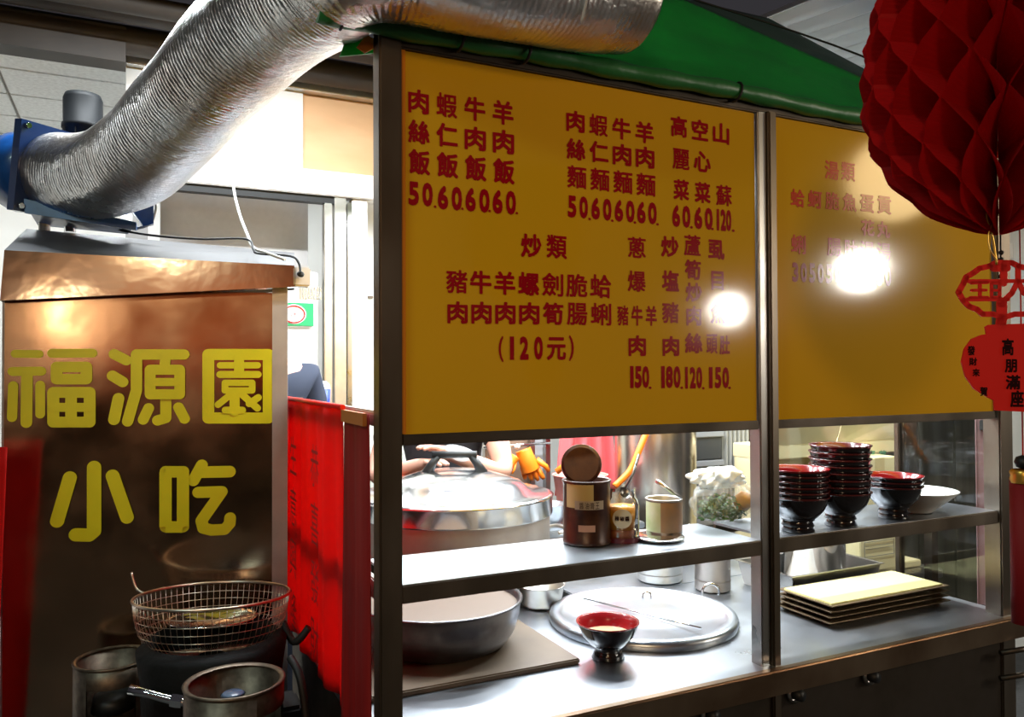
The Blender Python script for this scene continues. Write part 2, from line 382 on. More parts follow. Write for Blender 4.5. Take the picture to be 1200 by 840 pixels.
# menu boards
def menu_board(x0, x1, label, trimz=ZB):
    c = thing('menu_board', label, 'menu board', ((x0+x1)/2, YF+.012, trimz))
    MB().box((x0, YF+.004, trimz), (x1, YF+.014, ZT), .002).build('board_sheet', board_y, c)
    MB().box((x0, YF-.002, trimz-.018), (x1, YF+.018, trimz+.003), .002).build('bottom_strip', steel_dark, c)
    MB().box((x0, YF+.002, trimz+.004), (x0+.008, YF+.0035, ZT)).build('edge_tape', mat('amber_tape', (.70, .22, .01), .3), c)
    return c
bd1 = menu_board(X0+.002, X1-.002, 'yellow menu board with red dish names on the left of the cart')
bd2 = menu_board(X2+.002, X3-.002, 'yellow menu board on the right behind the red paper lantern')
YT = YF+.0032
def text(board, name, rows, off, sc, m=ink_red, bold=.028):
    for chars, c0, c1, w_, h_ in rows:
        n = len(chars)
        for i, ch in enumerate(chars):
            if ch == ' ': continue
            t = i/(n-1) if n > 1 else 0
            cx = c0[0]+(c1[0]-c0[0])*t; cy = c0[1]+(c1[1]-c0[1])*t
            ww, hh = w_/sc, h_/sc; u, v = off[0]+cx/sc, off[1]+cy/sc
            if ch == '.': ww, hh = 3, 3; v += h_/sc*.5
            if ch == '1': ww *= .45
            mb = MB()
            a = P(u-ww/2, v, y=YT); b = P(u+ww/2, v, y=YT)
            zt, zb = P(u, v-hh/2, y=YT).z, P(u, v+hh/2, y=YT).z
            put(mb, ch, lambda p, q, a=a, b=b, zt=zt, zb=zb: V(a.x+(b.x-a.x)*p, YT, zb+(zt-zb)*q), .055 if ch.isdigit() and ch != '1' else .018 if ch in '麵麗蘇蝦爆蔥蘆劍豬類頭鮑腸湯蛤蜊脆' else bold)
            mb.build('full_stop' if ch == '.' else 'digit' if ch.isdigit() else 'bracket' if ch in '()' else 'character', m, board)
Z1 = ((460, 100), 5.25)
text(bd1, 'dish_names', [('肉蝦牛羊', (160, 100), (680, 168), 128, 148), ('絲仁肉肉', (162, 287), (682, 347), 132, 146), ('飯飯飯飯', (165, 472), (685, 528), 132, 155)], *Z1)
text(bd1, 'prices', [('50', (130, 665), (215, 672), 64, 148), ('60', (310, 690), (395, 697), 64, 148), ('60', (480, 703), (565, 710), 64, 148), ('60', (646, 716), (728, 722), 62, 148), ('....', (262, 672), (765, 712), 64, 148)], *Z1)
Z2 = ((650, 120), 5.0)
text(bd1, 'dish_names', [('肉蝦牛羊', (122, 112), (527, 176), 108, 125), ('絲仁肉肉', (125, 275), (530, 322), 110, 125), ('麵麵麵麵', (130, 437), (535, 482), 112, 132)], *Z2)
text(bd1, 'prices', [('50', (102, 610), (170, 615), 50, 130), ('60', (240, 622), (308, 628), 50, 130), ('60', (376, 634), (443, 639), 50, 130), ('60', (508, 645), (573, 650), 50, 130), ('....', (205, 618), (603, 650), 50, 128)], *Z2)
text(bd1, 'vegetable_names', [('高空山', (728, 142), (975, 182), 96, 122), ('麗心', (740, 333), (865, 347), 100, 122), ('菜菜蘇', (742, 512), (992, 545), 92, 122)], *Z2)
text(bd1, 'prices', [('60', (712, 665), (772, 670), 46, 130), ('60', (842, 677), (903, 682), 46, 130), ('120', (957, 687), (1020, 692), 30, 126), ('...', (802, 670), (1047, 690), 50, 122)], *Z2)
Z3 = ((510, 260), 4.668)
text(bd1, 'heading', [('炒類', (525, 130), (665, 136), 112, 130)], *Z3)
text(bd1, 'dish_names', [('豬牛羊螺劍脆蛤', (118, 326), (905, 352), 116, 128), ('肉肉肉肉筍腸蜊', (122, 495), (907, 505), 112, 122)], *Z3)
text(bd1, 'price', [('(', (360, 695), (0, 0), 26, 142), ('1', (420, 690), (0, 0), 50, 128), ('20', (487, 690), (565, 690), 48, 128), ('元', (663, 693), (0, 0), 104, 126), (')', (745, 690), (0, 0), 26, 140)], *Z3)
Z4 = ((710, 260), 4.0)
text(bd1, 'dish_names', [('蔥', (145, 120), (0, 0), 84, 98), ('炒', (300, 116), (0, 0), 82, 98), ('蘆', (405, 110), (0, 0), 78, 98), ('虱', (518, 130), (0, 0), 76, 92),
    ('爆', (145, 278), (0, 0), 84, 98), ('塩', (303, 276), (0, 0), 80, 98), ('筍', (408, 224), (0, 0), 76, 94), ('目', (523, 275), (0, 0), 58, 88), ('炒', (412, 330), (0, 0), 76, 90)], *Z4)
text(bd1, 'dish_names', [('豬牛羊', (80, 438), (213, 440), 52, 94), ('豬', (303, 425), (0, 0), 78, 98), ('肉', (412, 440), (0, 0), 70, 92), ('魚', (525, 430), (0, 0), 66, 92)], *Z4)
text(bd1, 'dish_names', [('肉', (147, 580), (0, 0), 82, 98), ('肉', (305, 582), (0, 0), 78, 94), ('絲', (412, 568), (0, 0), 82, 96), ('頭', (497, 572), (0, 0), 52, 92), ('肚', (557, 577), (0, 0), 48, 90)], *Z4)
text(bd1, 'prices', [('1', (122, 727), (0, 0), 36, 104), ('50', (152, 727), (187, 727), 32, 104), ('1', (268, 727), (0, 0), 36, 104), ('80', (298, 727), (334, 727), 32, 104), ('120', (378, 730), (438, 730), 27, 102),
    ('1', (492, 730), (0, 0), 36, 100), ('50', (526, 730), (562, 730), 30, 100), ('.', (208, 727), (0, 0), 30, 100), ('.', (356, 727), (0, 0), 30, 100), ('.', (457, 730), (0, 0), 30, 98), ('.', (580, 728), (0, 0), 30, 98)], *Z4)
Z5 = ((910, 170), 4.667)
text(bd2, 'heading', [('湯類', (302, 138), (392, 145), 76, 102)], *Z5, ink_rose)
text(bd2, 'dish_names', [('蛤蚵脆魚蛋貢', (115, 290), (590, 328), 76, 98), ('花丸', (500, 452), (585, 462), 72, 90), ('蜊', (120, 543), (0, 0), 80, 104), ('腸肚湯湯', (315, 558), (587, 583), 76, 98)], *Z5, ink_rose)
text(bd2, 'prices', [('305050503030', (103, 695), (610, 718), 34, 108)], *Z5, ink_red)

# ------------------------------------------------------------------ canopy
can = thing('canopy', 'green tarpaulin canopy sloping over the cart roof', 'canopy', (1.3, 1.93, 2.2))
EL, ER, YE0, YE1, ZE = .30, 2.31, 1.425, 2.48, 2.195
A, B_ = V(.55, 1.95, 2.69), V(1.50, 1.95, 2.69)
def plane(a, b, c, d, nu=24, nv=12, amp=.008):
    a, b, c, d = map(Vector, (a, b, c, d)); n = (b-a).cross(d-a).normalized()
    def fn(u, v):
        p = (a*(1-u)+b*u)*(1-v)+(d*(1-u)+c*u)*v
        e = math.sin(PI*u)*math.sin(PI*v)
        return p+n*e*(amp*math.sin(u*9+v*5)+amp*.8*math.sin(u*17-v*11)-.012)
    return fn
MB().grid(plane((EL, YE0, ZE), (ER, YE0, ZE), B_, A), 40, 16).build('front_sheet', green_tarp, can, solid=.003)
MB().grid(plane(B_, (ER, YE0, ZE), (2.40, 1.85, 2.50), (2.25, 2.35, 2.93)), 20, 8).build('upper_flap', mat('dark_tarpaulin', (.012, .045, .03), .6, 0, bump=(14, .4)), can, 'dark flap above the hip', solid=.003)  # near-black green sheet above the hip line
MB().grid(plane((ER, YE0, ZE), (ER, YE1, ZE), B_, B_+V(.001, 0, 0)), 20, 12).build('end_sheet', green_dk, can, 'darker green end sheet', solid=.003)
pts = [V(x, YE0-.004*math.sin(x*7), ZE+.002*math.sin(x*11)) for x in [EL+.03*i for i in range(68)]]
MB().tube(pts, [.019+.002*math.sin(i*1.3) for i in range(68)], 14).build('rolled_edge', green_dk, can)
for px in (402, 540, 617, 862):
    x = P(px, 80, y=YE0).x
    MB().tube([V(x+.004*math.sin(a), YE0+.022*math.cos(a), ZE+.022*math.sin(a)) for a in [2*PI*i/14 for i in range(14)]], .003, 6, True).build('tie_cord', black_r, can)
MB().prism([P(398, 66, y=1.5), P(410, 34, y=1.5), P(445, 48, y=1.5), P(440, 62, y=1.5)], (0, .004, 0)).build('corner_flap', green_tarp, can)
MB().prism([P(418, 55, y=1.49), P(430, 40, y=1.49), P(446, 52, y=1.49), P(428, 62, y=1.49)], (0, .004, 0)).build('corner_patch', mat('orange_fabric', (.80, .30, .05), .6), can, 'small orange patch at the corner')
tag(MB().tube(smoothpath([B_+V(-.2, 0, .02), V(1.9, 1.62, 2.46), V(ER-.05, YE0, ZE+.03)], 8), .003, 6).build('cord', black_r), 'thin dark cord stretched over the green canopy hip', 'cord')

# ------------------------------------------------------------------ foil duct
dp = [P(62, 204, d=2.30), P(112, 206, d=2.22), P(160, 186, d=2.10), P(216, 128, d=1.93), P(272, 66, d=1.76), P(330, 12, d=1.62), P(385, -26, d=1.50), P(440, -58, d=1.41),
      V(.62, 1.34, 2.298), V(.78, 1.35, 2.308), V(.925, 1.37, 2.322)]
path = smoothpath(dp, 40)
L = [0]
for a, b in zip(path, path[1:]): L.append(L[-1]+(b-a).length)
def resample(path, L, n):
    out = []; j = 0
    for i in range(n):
        t = L[-1]*i/(n-1)
        while j < len(L)-2 and L[j+1] < t: j += 1
        f_ = (t-L[j])/max(L[j+1]-L[j], 1e-9); out.append(path[j].lerp(path[j+1], min(f_, 1)))
    return out
NR = 1050; rp = resample(path, L, NR)
dm = MB(); vs = []; fs = []; up = None; NS = 40
for i, p in enumerate(rp):
    t = (rp[min(i+6, NR-1)]-rp[max(i-6, 0)]).normalized()
    if up is None: up = t.orthogonal().normalized()
    up = (up-t*up.dot(t)).normalized(); b = t.cross(up); s_ = i/(NR-1)
    base = .120 - .012*max(0, (s_-.86)/.14)**2
    for k in range(NS):
        a = 2*PI*k/NS
        rr = base+.00040*math.sin(2*PI*i/6)+.0012*math.sin(i*.041+k*.6)+.0014*math.sin(i*.017+k*.35)+random.uniform(-.0002, .0002)
        vs.append(p+(up*math.cos(a)+b*math.sin(a))*rr)
for i in range(NR-1):
    for k in range(NS): fs.append((i*NS+k, i*NS+(k+1) % NS, (i+1)*NS+(k+1) % NS, (i+1)*NS+k))
dm.add(vs, fs, True)
duct = thing('exhaust_duct', 'silver foil flexible exhaust duct curving from the blue blower over the cart', 'duct', tuple(dp[0]))
dm.build('foil_hose', foil, duct)
e = rp[-1]; te = (rp[-1]-rp[-4]).normalized()
MB().lathe(e, [(.104, -.01), (.098, .012), (.075, .022), (.0001, .026)], 32, te).build('end_cap', foil, duct)
st = P(617, 0, y=1.20)
tag(MB().tube(smoothpath([V(.76, 1.33, 3.0), V(.755, 1.27, 2.6), V(.75, 1.222, 2.36), V(.752, 1.226, 2.27), V(.757, 1.27, 2.20)], 6), .0025, 6).build('string', wire_w), 'pale string tied around the duct over the menu board', 'string')

# ------------------------------------------------------------------ range hood cabinet with the shop name
PR = P(337, 420, d=2.20); PR.z = 0
PU = V(-.982, .185, 0).normalized()          # from right edge to left edge
PN = V(-PU.y, PU.x, 0) if V(-PU.y, PU.x, 0).y < 0 else V(PU.y, -PU.x, 0)   # towards the street
def on_panel(u, v, off=0):
    """point of the steel panel plane (pushed off towards the street) seen at (u,v)"""
    r = _F + _R*((u-600)/FPX) + _U*((420-v)/FPX); o = PR+PN*off
    t = ((o-CAM).dot(PN))/r.dot(PN); return CAM+r*t
hood = thing('hood_cabinet', 'tall brown-reflecting steel cabinet bearing the yellow shop name on the left', 'range hood', (PR.x-.33, PR.y+.06, 0))
def pan(u0, u1, v0, v1, off, th):
    a = on_panel(u0, 420, off); b = on_panel(u1, 420, off)
    zt = (on_panel(u0, v0, off).z+on_panel(u1, v0, off).z)/2; zb = (on_panel(u0, v1, off).z+on_panel(u1, v1, off).z)/2
    return [V(a.x, a.y, zb), V(b.x, b.y, zb), V(b.x, b.y, zt), V(a.x, a.y, zt)], -PN*th
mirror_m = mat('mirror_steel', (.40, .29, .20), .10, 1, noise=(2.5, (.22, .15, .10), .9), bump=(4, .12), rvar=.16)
galv = mat('galvanised', (.48, .46, .46), .4, .8, noise=(10, (.35, .33, .34), .8))
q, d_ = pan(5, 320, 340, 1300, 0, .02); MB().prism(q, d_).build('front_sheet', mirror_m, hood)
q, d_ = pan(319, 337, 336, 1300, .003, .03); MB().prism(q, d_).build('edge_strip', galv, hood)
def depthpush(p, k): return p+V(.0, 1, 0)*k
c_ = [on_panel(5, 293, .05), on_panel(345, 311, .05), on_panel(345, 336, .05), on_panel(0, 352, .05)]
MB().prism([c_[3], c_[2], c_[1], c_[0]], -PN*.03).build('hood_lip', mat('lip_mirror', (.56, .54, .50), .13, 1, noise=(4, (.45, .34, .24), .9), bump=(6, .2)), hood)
bk = [P(31, 268, d=2.35), P(345, 296, d=2.62)]
bk2 = [c_[0]-PN*.03, c_[1]-PN*.03]
MB().add([c_[0], c_[1], bk[1], bk[0], V(bk[0].x, bk[0].y, 1.72), V(bk[1].x, bk[1].y, 1.82), c_[3], c_[2]], [(0, 1, 2, 3), (3, 2, 5, 4), (0, 3, 4, 6), (1, 7, 5, 2)]).build('hood_top', mat('hood_grey', (.20, .205, .215), .42, .9, noise=(5, (.12, .12, .13), .7)), hood)
MB().add([V(on_panel(5, 420, -.02).x, on_panel(5, 420, -.02).y, .02), V(on_panel(5, 420, -.02).x, on_panel(5, 420, -.02).y, 1.74), V(on_panel(5, 420, -.25).x, on_panel(5, 420, -.25).y, 1.74), V(on_panel(5, 420, -.25).x, on_panel(5, 420, -.25).y, .02)], [(0, 1, 2, 3)]).build('side_sheet', galv, hood, solid=.01)
a = P(345, 313, d=2.16); MB().box(a+V(-.003, -.01, -.052), a+V(.042, .03, .0), .004).build('cable_bracket', galv, hood)
MB().lathe(P(352, 321, d=2.135), [(.008, -.01), (.008, .004), (.0001, .005)], 14, (-.43, -.9, 0)).build('cable_grommet', black_r, hood)
# big yellow characters, drawn stroke by stroke
zc_ = [0]
def strokes(name, items, off, sc):
    mb = MB()
    for pts, wd, closed in items:
        pp = [on_panel(off[0]+x/sc, off[1]+y/sc, .0015) for x, y in pts]
        hw = wd/sc/2*2.1/FPX
        segs = list(zip(pp, pp[1:])) + ([(pp[-1], pp[0])] if closed else [])
        for a, b in segs:
            t = (b-a).normalized(); n_ = t.cross(PN).normalized()*hw
            zc_[0] = (zc_[0]+1) % 70; e3 = PN*.00006*zc_[0]
            mb.add([a-n_+e3, b-n_+e3, b+n_+e3, a+n_+e3], [(0, 1, 2, 3)])
        for p in pp:
            e1 = PU*hw; e2 = V(0, 0, hw); k = 18
            zc_[0] = (zc_[0]+1) % 70; e3 = PN*.00006*zc_[0]
            mb.add([p+e1*math.cos(2*PI*i/k)+e2*math.sin(2*PI*i/k)+e3 for i in range(k)], [tuple(range(k))])
    return mb.build(name, ink_yel, hood)
O, Cc = False, True
strokes('character', [([(115, 158), (295, 160)], 58, O), ([(95, 292), (312, 290)], 66, O), ([(205, 300), (200, 680)], 76, O), ([(100, 400), (92, 640)], 66, O), ([(305, 395), (305, 615)], 64, O),
    ([(395, 155), (700, 153)], 66, O), ([(430, 258), (655, 258), (655, 350), (430, 350)], 78, Cc),
    ([(405, 450), (680, 450), (680, 675), (405, 675)], 80, Cc), ([(540, 450), (540, 675)], 78, O), ([(405, 563), (680, 563)], 66, O)], (0, 390), 6.46)
strokes('character', [([(125, 130), (200, 168)], 62, O), ([(115, 262), (178, 300)], 64, O), ([(152, 400), (125, 530)], 66, O), ([(262, 132), (552, 132)], 64, O), ([(262, 132), (262, 350), (208, 540)], 64, O),
    ([(440, 140), (435, 200)], 60, O), ([(346, 225), (526, 225), (526, 375), (346, 375)], 62, Cc), ([(346, 300), (526, 300)], 50, O),
    ([(440, 400), (440, 520), (390, 535)], 64, O), ([(335, 460), (302, 530)], 62, O), ([(518, 455), (555, 525)], 62, O)], (110, 390), 5.217)
strokes('character', [([(700, 132), (1068, 132), (1068, 520), (700, 520)], 70, Cc), ([(772, 198), (1002, 198)], 40, O), ([(888, 150), (888, 245)], 60, O), ([(772, 254), (1004, 254)], 44, O),
    ([(802, 305), (968, 305), (968, 352), (802, 352)], 40, Cc), ([(845, 370), (760, 438)], 42, O), ([(862, 380), (860, 478)], 60, O), ([(805, 472), (908, 472)], 44, O), ([(905, 375), (1000, 460)], 44, O), ([(1005, 395), (950, 432)], 44, O)], (110, 390), 5.217)
strokes('character', [([(195, 182), (126, 417)], 68, O), ([(326, 126), (326, 470), (300, 492), (228, 490)], 70, O), ([(426, 172), (504, 396)], 68, O)], (40, 520), 4.615)
strokes('character', [([(712, 150), (806, 150), (806, 448), (712, 448)], 62, Cc), ([(907, 115), (862, 198)], 62, O), ([(905, 153), (1058, 150)], 64, O), ([(888, 262), (1015, 258), (905, 415), (915, 455), (960, 466), (1030, 462), (1058, 430), (1060, 400)], 62, O)], (40, 520), 4.615)

# ------------------------------------------------------------------ blower on the hood
bl0 = P(95, 262, d=2.36)
blow = thing('blower', 'blue painted centrifugal blower with black motor on the hood top', 'blower', tuple(bl0))
ax = (dp[1]-dp[0]).normalized()
c0 = dp[0]
def ring(c, r0, r1, t, axis, n=32): return [(r0, 0), (r1, 0), (r1, t), (r0, t), (r0, 0)]
MB().lathe(c0-ax*.16, [(.0001, 0), (.105, 0), (.118, .02), (.118, .15), (.10, .155)], 32, ax).build('volute_housing', blue_p, blow)
c0 = c0+ax*.025
# square flange plate where the duct is clamped
s1 = ax.cross(V(0, 0, 1)).normalized(); s2 = s1.cross(ax).normalized()
def sq(c, h, w2=None): w2 = w2 or h; return [c+s1*w2+s2*h, c-s1*w2+s2*h, c-s1*w2-s2*h, c+s1*w2-s2*h]
MB().prism(sq(c0-ax*.02, .125), ax*.03).build('duct_flange', mat('dark_blue_paint', (.004, .03, .13), .3, 0, coat=.4), blow)
for i in (-1, 1):
    for j in (-1, 1):
        MB().cyl(c0+ax*.01+s1*.11*i+s2*.11*j, .008, .012, 8, ax).build('bolt', chrome, blow)
MB().add([P(28, 235, d=2.2), P(160, 262, d=2.25), P(150, 272, d=2.38), P(45, 262, d=2.42), P(30, 250, d=2.2), P(160, 270, d=2.25)], [(0, 1, 2, 3), (0, 1, 5, 4)]).build('base_plate', blue_p, blow, solid=.012)
MB().prism([P(34, 149, d=2.40), P(62, 152, d=2.40), P(66, 172, d=2.40), P(34, 168, d=2.40)], (0, .02, 0)).build('mounting_tab', blue_p, blow)
MB().prism([P(150, 240, d=2.35), P(180, 232, d=2.35), P(180, 262, d=2.35), P(168, 265, d=2.35)], (0, .03, 0)).build('mounting_tab', blue_p, blow)
mt = P(97, 190, d=2.48)
mo = MB().lathe((mt.x, mt.y, mt.z-.02), [(.05, 0), (.056, .01), (.056, .12), (.060, .122), (.060, .135), (.056, .137), (.056, .215), (.05, .23), (.0001, .236)], 28).build('motor', motor_m, blow)
for k in range(10):
    a = 2*PI*k/10; MB().box((mt.x+.056*math.cos(a)-.002, mt.y+.056*math.sin(a)-.002, mt.z), (mt.x+.058*math.cos(a)+.002, mt.y+.058*math.sin(a)+.002, mt.z+.095)).build('cooling_fin', motor_m, mo)
for px, m_ in ((52, steel), (82, chrome), (148, white_p)):
    p = P(px, 272, d=2.40); MB().cyl(p-V(0, 0, .0), .016, .055, 14).build('foot', m_, blow)

# cables
def cable(name, pts, r, m_, label):
    tag(MB().tube(smoothpath(pts, 8), r, 8).build(name, m_), label, 'cable')
cable('cable', [P(137, 269, d=2.36), P(180, 276, d=2.25), P(235, 280, d=2.22), P(288, 280, d=2.2), P(297, 292, d=2.17), P(303, 297, d=2.16), P(340, 300, d=2.15), P(350, 308, d=2.14), P(352, 320, d=2.13)], .0032, black_r, 'black cable running along the hood top to its corner bracket')
cable('cable', [P(258, 60, d=2.9), P(265, 120, d=2.9), P(269, 165, d=2.85), P(273, 215, d=2.7), P(280, 248, d=2.5), P(290, 275, d=2.3), P(297, 290, d=2.2), P(312, 296, d=2.16), P(334, 304, d=2.14)], .0045, wire_w, 'white cable hanging in front of the pale partition')
cable('cable', [P(160, 268, d=2.38), P(176, 262, d=2.36), P(183, 245, d=2.36), P(181, 232, d=2.36)], .004, wire_w, 'short white wire looped beside the blue blower tab')

# ------------------------------------------------------------------ red cloths on the cart's left end
def cloth(y0, y1, zt, zb, x, amp, k, seed=0):
    def fn(u, v):
        y = y0+(y1-y0)*u; z = zt+(zb-zt)*v
        return V(x+amp*(math.sin(u*k+seed)+.5*math.sin(u*k*2.3+1+v*2))*(.25+.75*v), y, z)
    return fn
bn = thing('cloth_banner', 'bright red cloth banner hanging on the cart end beside the steel cabinet', 'banner', (.405, 2.03, .83))
MB().grid(cloth(1.675, 2.36, 1.473, .84, .405, .010, 20), 60, 24).build('cloth', red_cloth, bn, solid=.002)
MB().tube([(.405, 1.67, 1.475), (.405, 2.37, 1.475)], .006, 8).build('hem_rod', red_card, bn)
fold = mat('brush_marks', (.40, .003, .004), .7, 0)
for col, chars in ((1.83, '恭喜發財'), (2.10, '生意興隆')):
    for i, ch in enumerate(chars):
        z = 1.38-i*.135
        mk = MB(); put(mk, ch, lambda p, q, z=z, col=col: V(.388, col+.09-.09*p*1.0, z-.10+.10*q), .01); mk.build('faded_character', fold, bn)
db = thing('cloth_strip', 'red cloth strip coloured dark for shade, with orange top nearest the left cart post', 'banner', (.412, 1.58, .82))
MB().grid(cloth(1.50, 1.674, 1.468, .80, .412, .006, 9, 2), 16, 20).build('cloth', red_shade, db, solid=.003)
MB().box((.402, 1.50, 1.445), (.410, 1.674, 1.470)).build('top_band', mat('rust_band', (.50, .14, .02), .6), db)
lb = thing('cloth_banner', 'red cloth edge hanging at the far left of the photo', 'banner', tuple(P(2, 840, d=1.55)))
q_ = [P(8, 524, d=1.9), P(5, 640, d=1.9), P(0, 780, d=1.9), P(-8, 900, d=1.9)]
MB().grid(lambda u, v: (q_[0].lerp(q_[3], v)+V(-.16*u, .10*u, 0)+V(.008*math.sin(u*14), 0, 0)), 12, 16).build('cloth', red_cloth, lb, solid=.003)

# ------------------------------------------------------------------ wok burners, basket
st_m = mat('burner_steel', (.15, .115, .085), .45, .9, noise=(60, (.08, .06, .045), .9))
def burner_ring(c, r, h, gap, label, cut=True, a0=0.0):
    t = thing('burner_ring', label, 'burner', tuple(c))
    # wall with a window cut in it
    mb = MB(); n = 60
    def wall(a, b, z0, z1):
        for rr in (r, r-.004): mb.lathe(c, [(rr, z0), (rr, z1)], max(2, int(n*(b-a)/(2*PI))), None, True, a, b)
        mb.lathe(c, [(r, z1), (r-.004, z1)], max(2, int(n*(b-a)/(2*PI))), None, False, a, b)
    w0, w1 = a0-.55, a0+.75
    wall(w1, w0+2*PI, 0, h)
    wall(w0, w1, h*.78, h); wall(w0, w1, 0, h*.42)
    mb.build('ring_wall', st_m, t)
    MB().lathe(c, [(r+.002, h-.004), (r+.003, h), (r-.002, h+.002), (r-.009, h-.002)], 60).build('rim', st_m, t)
    MB().lathe(c, [(.001, h*.45), (.05, h*.45), (.045, h*.6), (.001, h*.62)], 24).build('burner_head', black_p, t)
    return t
r1c = P(133, 770, d=1.95)
burner_ring(V(r1c.x, r1c.y, r1c.z-.225), .088, .225, .1, 'steel burner ring with cut-out window left of the gas valve', True, -1.72)
r2c = P(275, 797, d=1.60)
burner_ring(V(r2c.x, r2c.y, r2c.z-.22), .096, .22, .1, 'steel burner ring at the bottom edge under the wire basket', True, -.7)
p = P(273, 806, d=1.58); tag(MB().lathe((p.x, p.y, p.z-.012), [(.0001, .006), (.018, .004), (.024, 0), (.0001, -.002)], 20).build('enamel_disc', mat('blue_enamel', (.08, .12, .20), .25), None), 'small blue-grey domed disc inside the right burner ring', 'disc')
# black stove body below and behind the rings
sv = thing('wok_stove', 'black cast wok stove body below the wire basket', 'stove', tuple(V(*P(255, 800, d=1.85).xy, 0)))
cs = P(250, 738, d=1.85)
MB().lathe((cs.x, cs.y, cs.z-.30), [(.15, 0), (.155, .2), (.165, .27), (.14, .29), (.12, .2)], 40).build('stove_drum', mat('sooty_iron', (.006, .006, .006), .7, 0, spec=.15, bump=(30, .3)), sv)
p0 = P(180, 790, d=1.92)
MB().box((p0.x-.20, p0.y-.10, .02), (p0.x+.34, p0.y+.02, p0.z-.10), .01).build('stove_box', black_p, sv)
vl = P(196, 795, d=1.80)
MB().lathe(vl, [(.0001, .0), (.022, 0), (.026, .012), (.020, .02), (.0001, .022)], 20, (-.4, -.9, .1)).build('valve_dial', mat('green_glass_dial', (.02, .06, .03), .15, 0, coat=.6), sv)
MB().lathe(P(197, 797, d=1.775), [(.0001, 0), (.006, 0), (.006, .008), (.0001, .01)], 12, (-.4, -.9, .1)).build('valve_pin', mat('orange_dot', (.9, .28, .02), .4), sv)
gp = thing('gas_pipe', 'shiny metal gas pipe valve between the two burner rings', 'pipe', tuple(P(190, 815, d=1.7)))
MB().tube([P(152, 808, d=1.66), P(175, 813, d=1.66), P(205, 821, d=1.66), P(226, 824, d=1.66)], [.011, .009, .010, .010], 12).build('pipe', chrome, gp)
MB().lathe(P(208, 821, d=1.66), [(.014, -.012), (.015, 0), (.014, .012)], 6, P(226, 824, d=1.66)-P(205, 821, d=1.66), False).build('nut', chrome, gp)
# wire basket
bc = P(250, 697, d=1.92); bk_ = thing('wire_basket', 'round wire mesh frying basket resting above the wok stove', 'basket', tuple(bc))
tx = _R0; ty = (_F+V(0, 0, -.10)).normalized()    # rim plane, tipped a little to the street
nz = tx.cross(ty).normalized()
def bp(a, r, h): return bc+(tx*math.cos(a)+ty*math.sin(a))*r+nz*h
wm = mat('tinned_wire', (.62, .52, .42), .3, 1)
MB().tube([bp(2*PI*i/60, .178, 0) for i in range(60)], .0036, 8, True).build('rim_wire', wm, bk_)
mw = MB()
for h, r in ((-.022, .176), (-.040, .173), (-.058, .169), (-.076, .163), (-.094, .154), (-.11, .140), (-.122, .12)):
    mw.tube([bp(2*PI*i/48, r, h) for i in range(48)], .0010, 4, True)
for k in range(72):
    a = 2*PI*k/72; mw.tube([bp(a, .178, 0), bp(a, .173, -.04), bp(a, .163, -.076), bp(a, .140, -.11), bp(a, .10, -.13), bp(a, .03, -.138)], .0009, 4)
mw.build('wire_mesh', wm, bk_, kind='stuff')
MB().tube(smoothpath([bp(PI*.96, .178, 0), bp(PI*.96, .20, .012), bp(PI*.96, .215, .05)], 5), .003, 6).build('hook', wm, bk_)
tag(MB().lathe(bc+nz*-.07, [(.0001, .0), (.07, .004), (.10, .014), (.105, .018), (.10, .012), (.0001, -.006)], 32, nz).build('strainer_plate', chrome), 'shiny metal dish lying inside the wire basket', 'dish')
cable('gas_hose', [P(332, 730, d=1.95), P(345, 752, d=1.9), P(362, 735, d=1.9)], .009, black_r, 'black hose crossing below the red banner corner')
cable('gas_hose', [P(340, 770, d=1.75), P(352, 795, d=1.72), P(360, 850, d=1.70)], .009, black_r, 'black hose curving down beside the right burner ring')

# ------------------------------------------------------------------ on the counter
# iron plate, basin
cb = P(575, 745, z=ZC)
tag(MB().box((.44, 1.648, ZC+.0005), (.97, 2.09, ZC+.014), .003).build('griddle_plate', mat('worn_board', (.13, .092, .06), .5, .1, noise=(5, (.07, .05, .035), .9))), 'worn brown-grey board lying under the big basin', 'board')
bx, by = .705, 1.895
zb0 = ZC+.0148
bs = thing('basin', 'large round aluminium basin on the worn board under the shelf', 'basin', (bx, by, zb0))
MB().lathe((bx, by, zb0), [(.0001, 0), (.145, 0), (.17, .012), (.190, .04), (.202, .08), (.206, .112), (.211, .115), (.206, .119), (.198, .112), (.194, .08), (.18, .04), (.14, .014), (.0001, .012)], 56).build('body', alu_wok, bs)
MB().lathe((bx, by, zb0), [(.1985, .100), (.19, .1005), (.10, .101), (.0001, .101)], 48).build('contents', mat('brown_broth', (.12, .08, .055), .55), bs)
# soup well lid
lx, ly = 1.295, 1.857; zl = ZC+.0006
ld = thing('well_lid', 'big round stainless lid set into the counter by the red bowl', 'lid', (lx, ly, zl))
MB().lathe((lx, ly, zl), [(.258, 0), (.262, .012), (.258, .024), (.245, .028), (.228, .024), (.222, .016), (.12, .022), (.0001, .024)], 64).build('lid_plate', steel_top, ld)
MB().tube([P(683, 701, z=zl+.030), P(822, 736, z=zl+.030)], .0028, 8).build('hinge_rod', chrome, ld)
for a_ in ((758, 700, .5), (833, 697, 1.0)):
    h0 = P(a_[0], a_[1], z=zl+.02); kk = a_[2]
    MB().tube(smoothpath([h0+V(-.022, .01, 0)*kk, h0+V(-.020, .01, .022)*kk, h0+V(0, 0, .034)*kk, h0+V(.020, -.01, .022)*kk, h0+V(.022, -.01, 0)*kk], 6), .004, 8).build('lid_handle', chrome, ld)
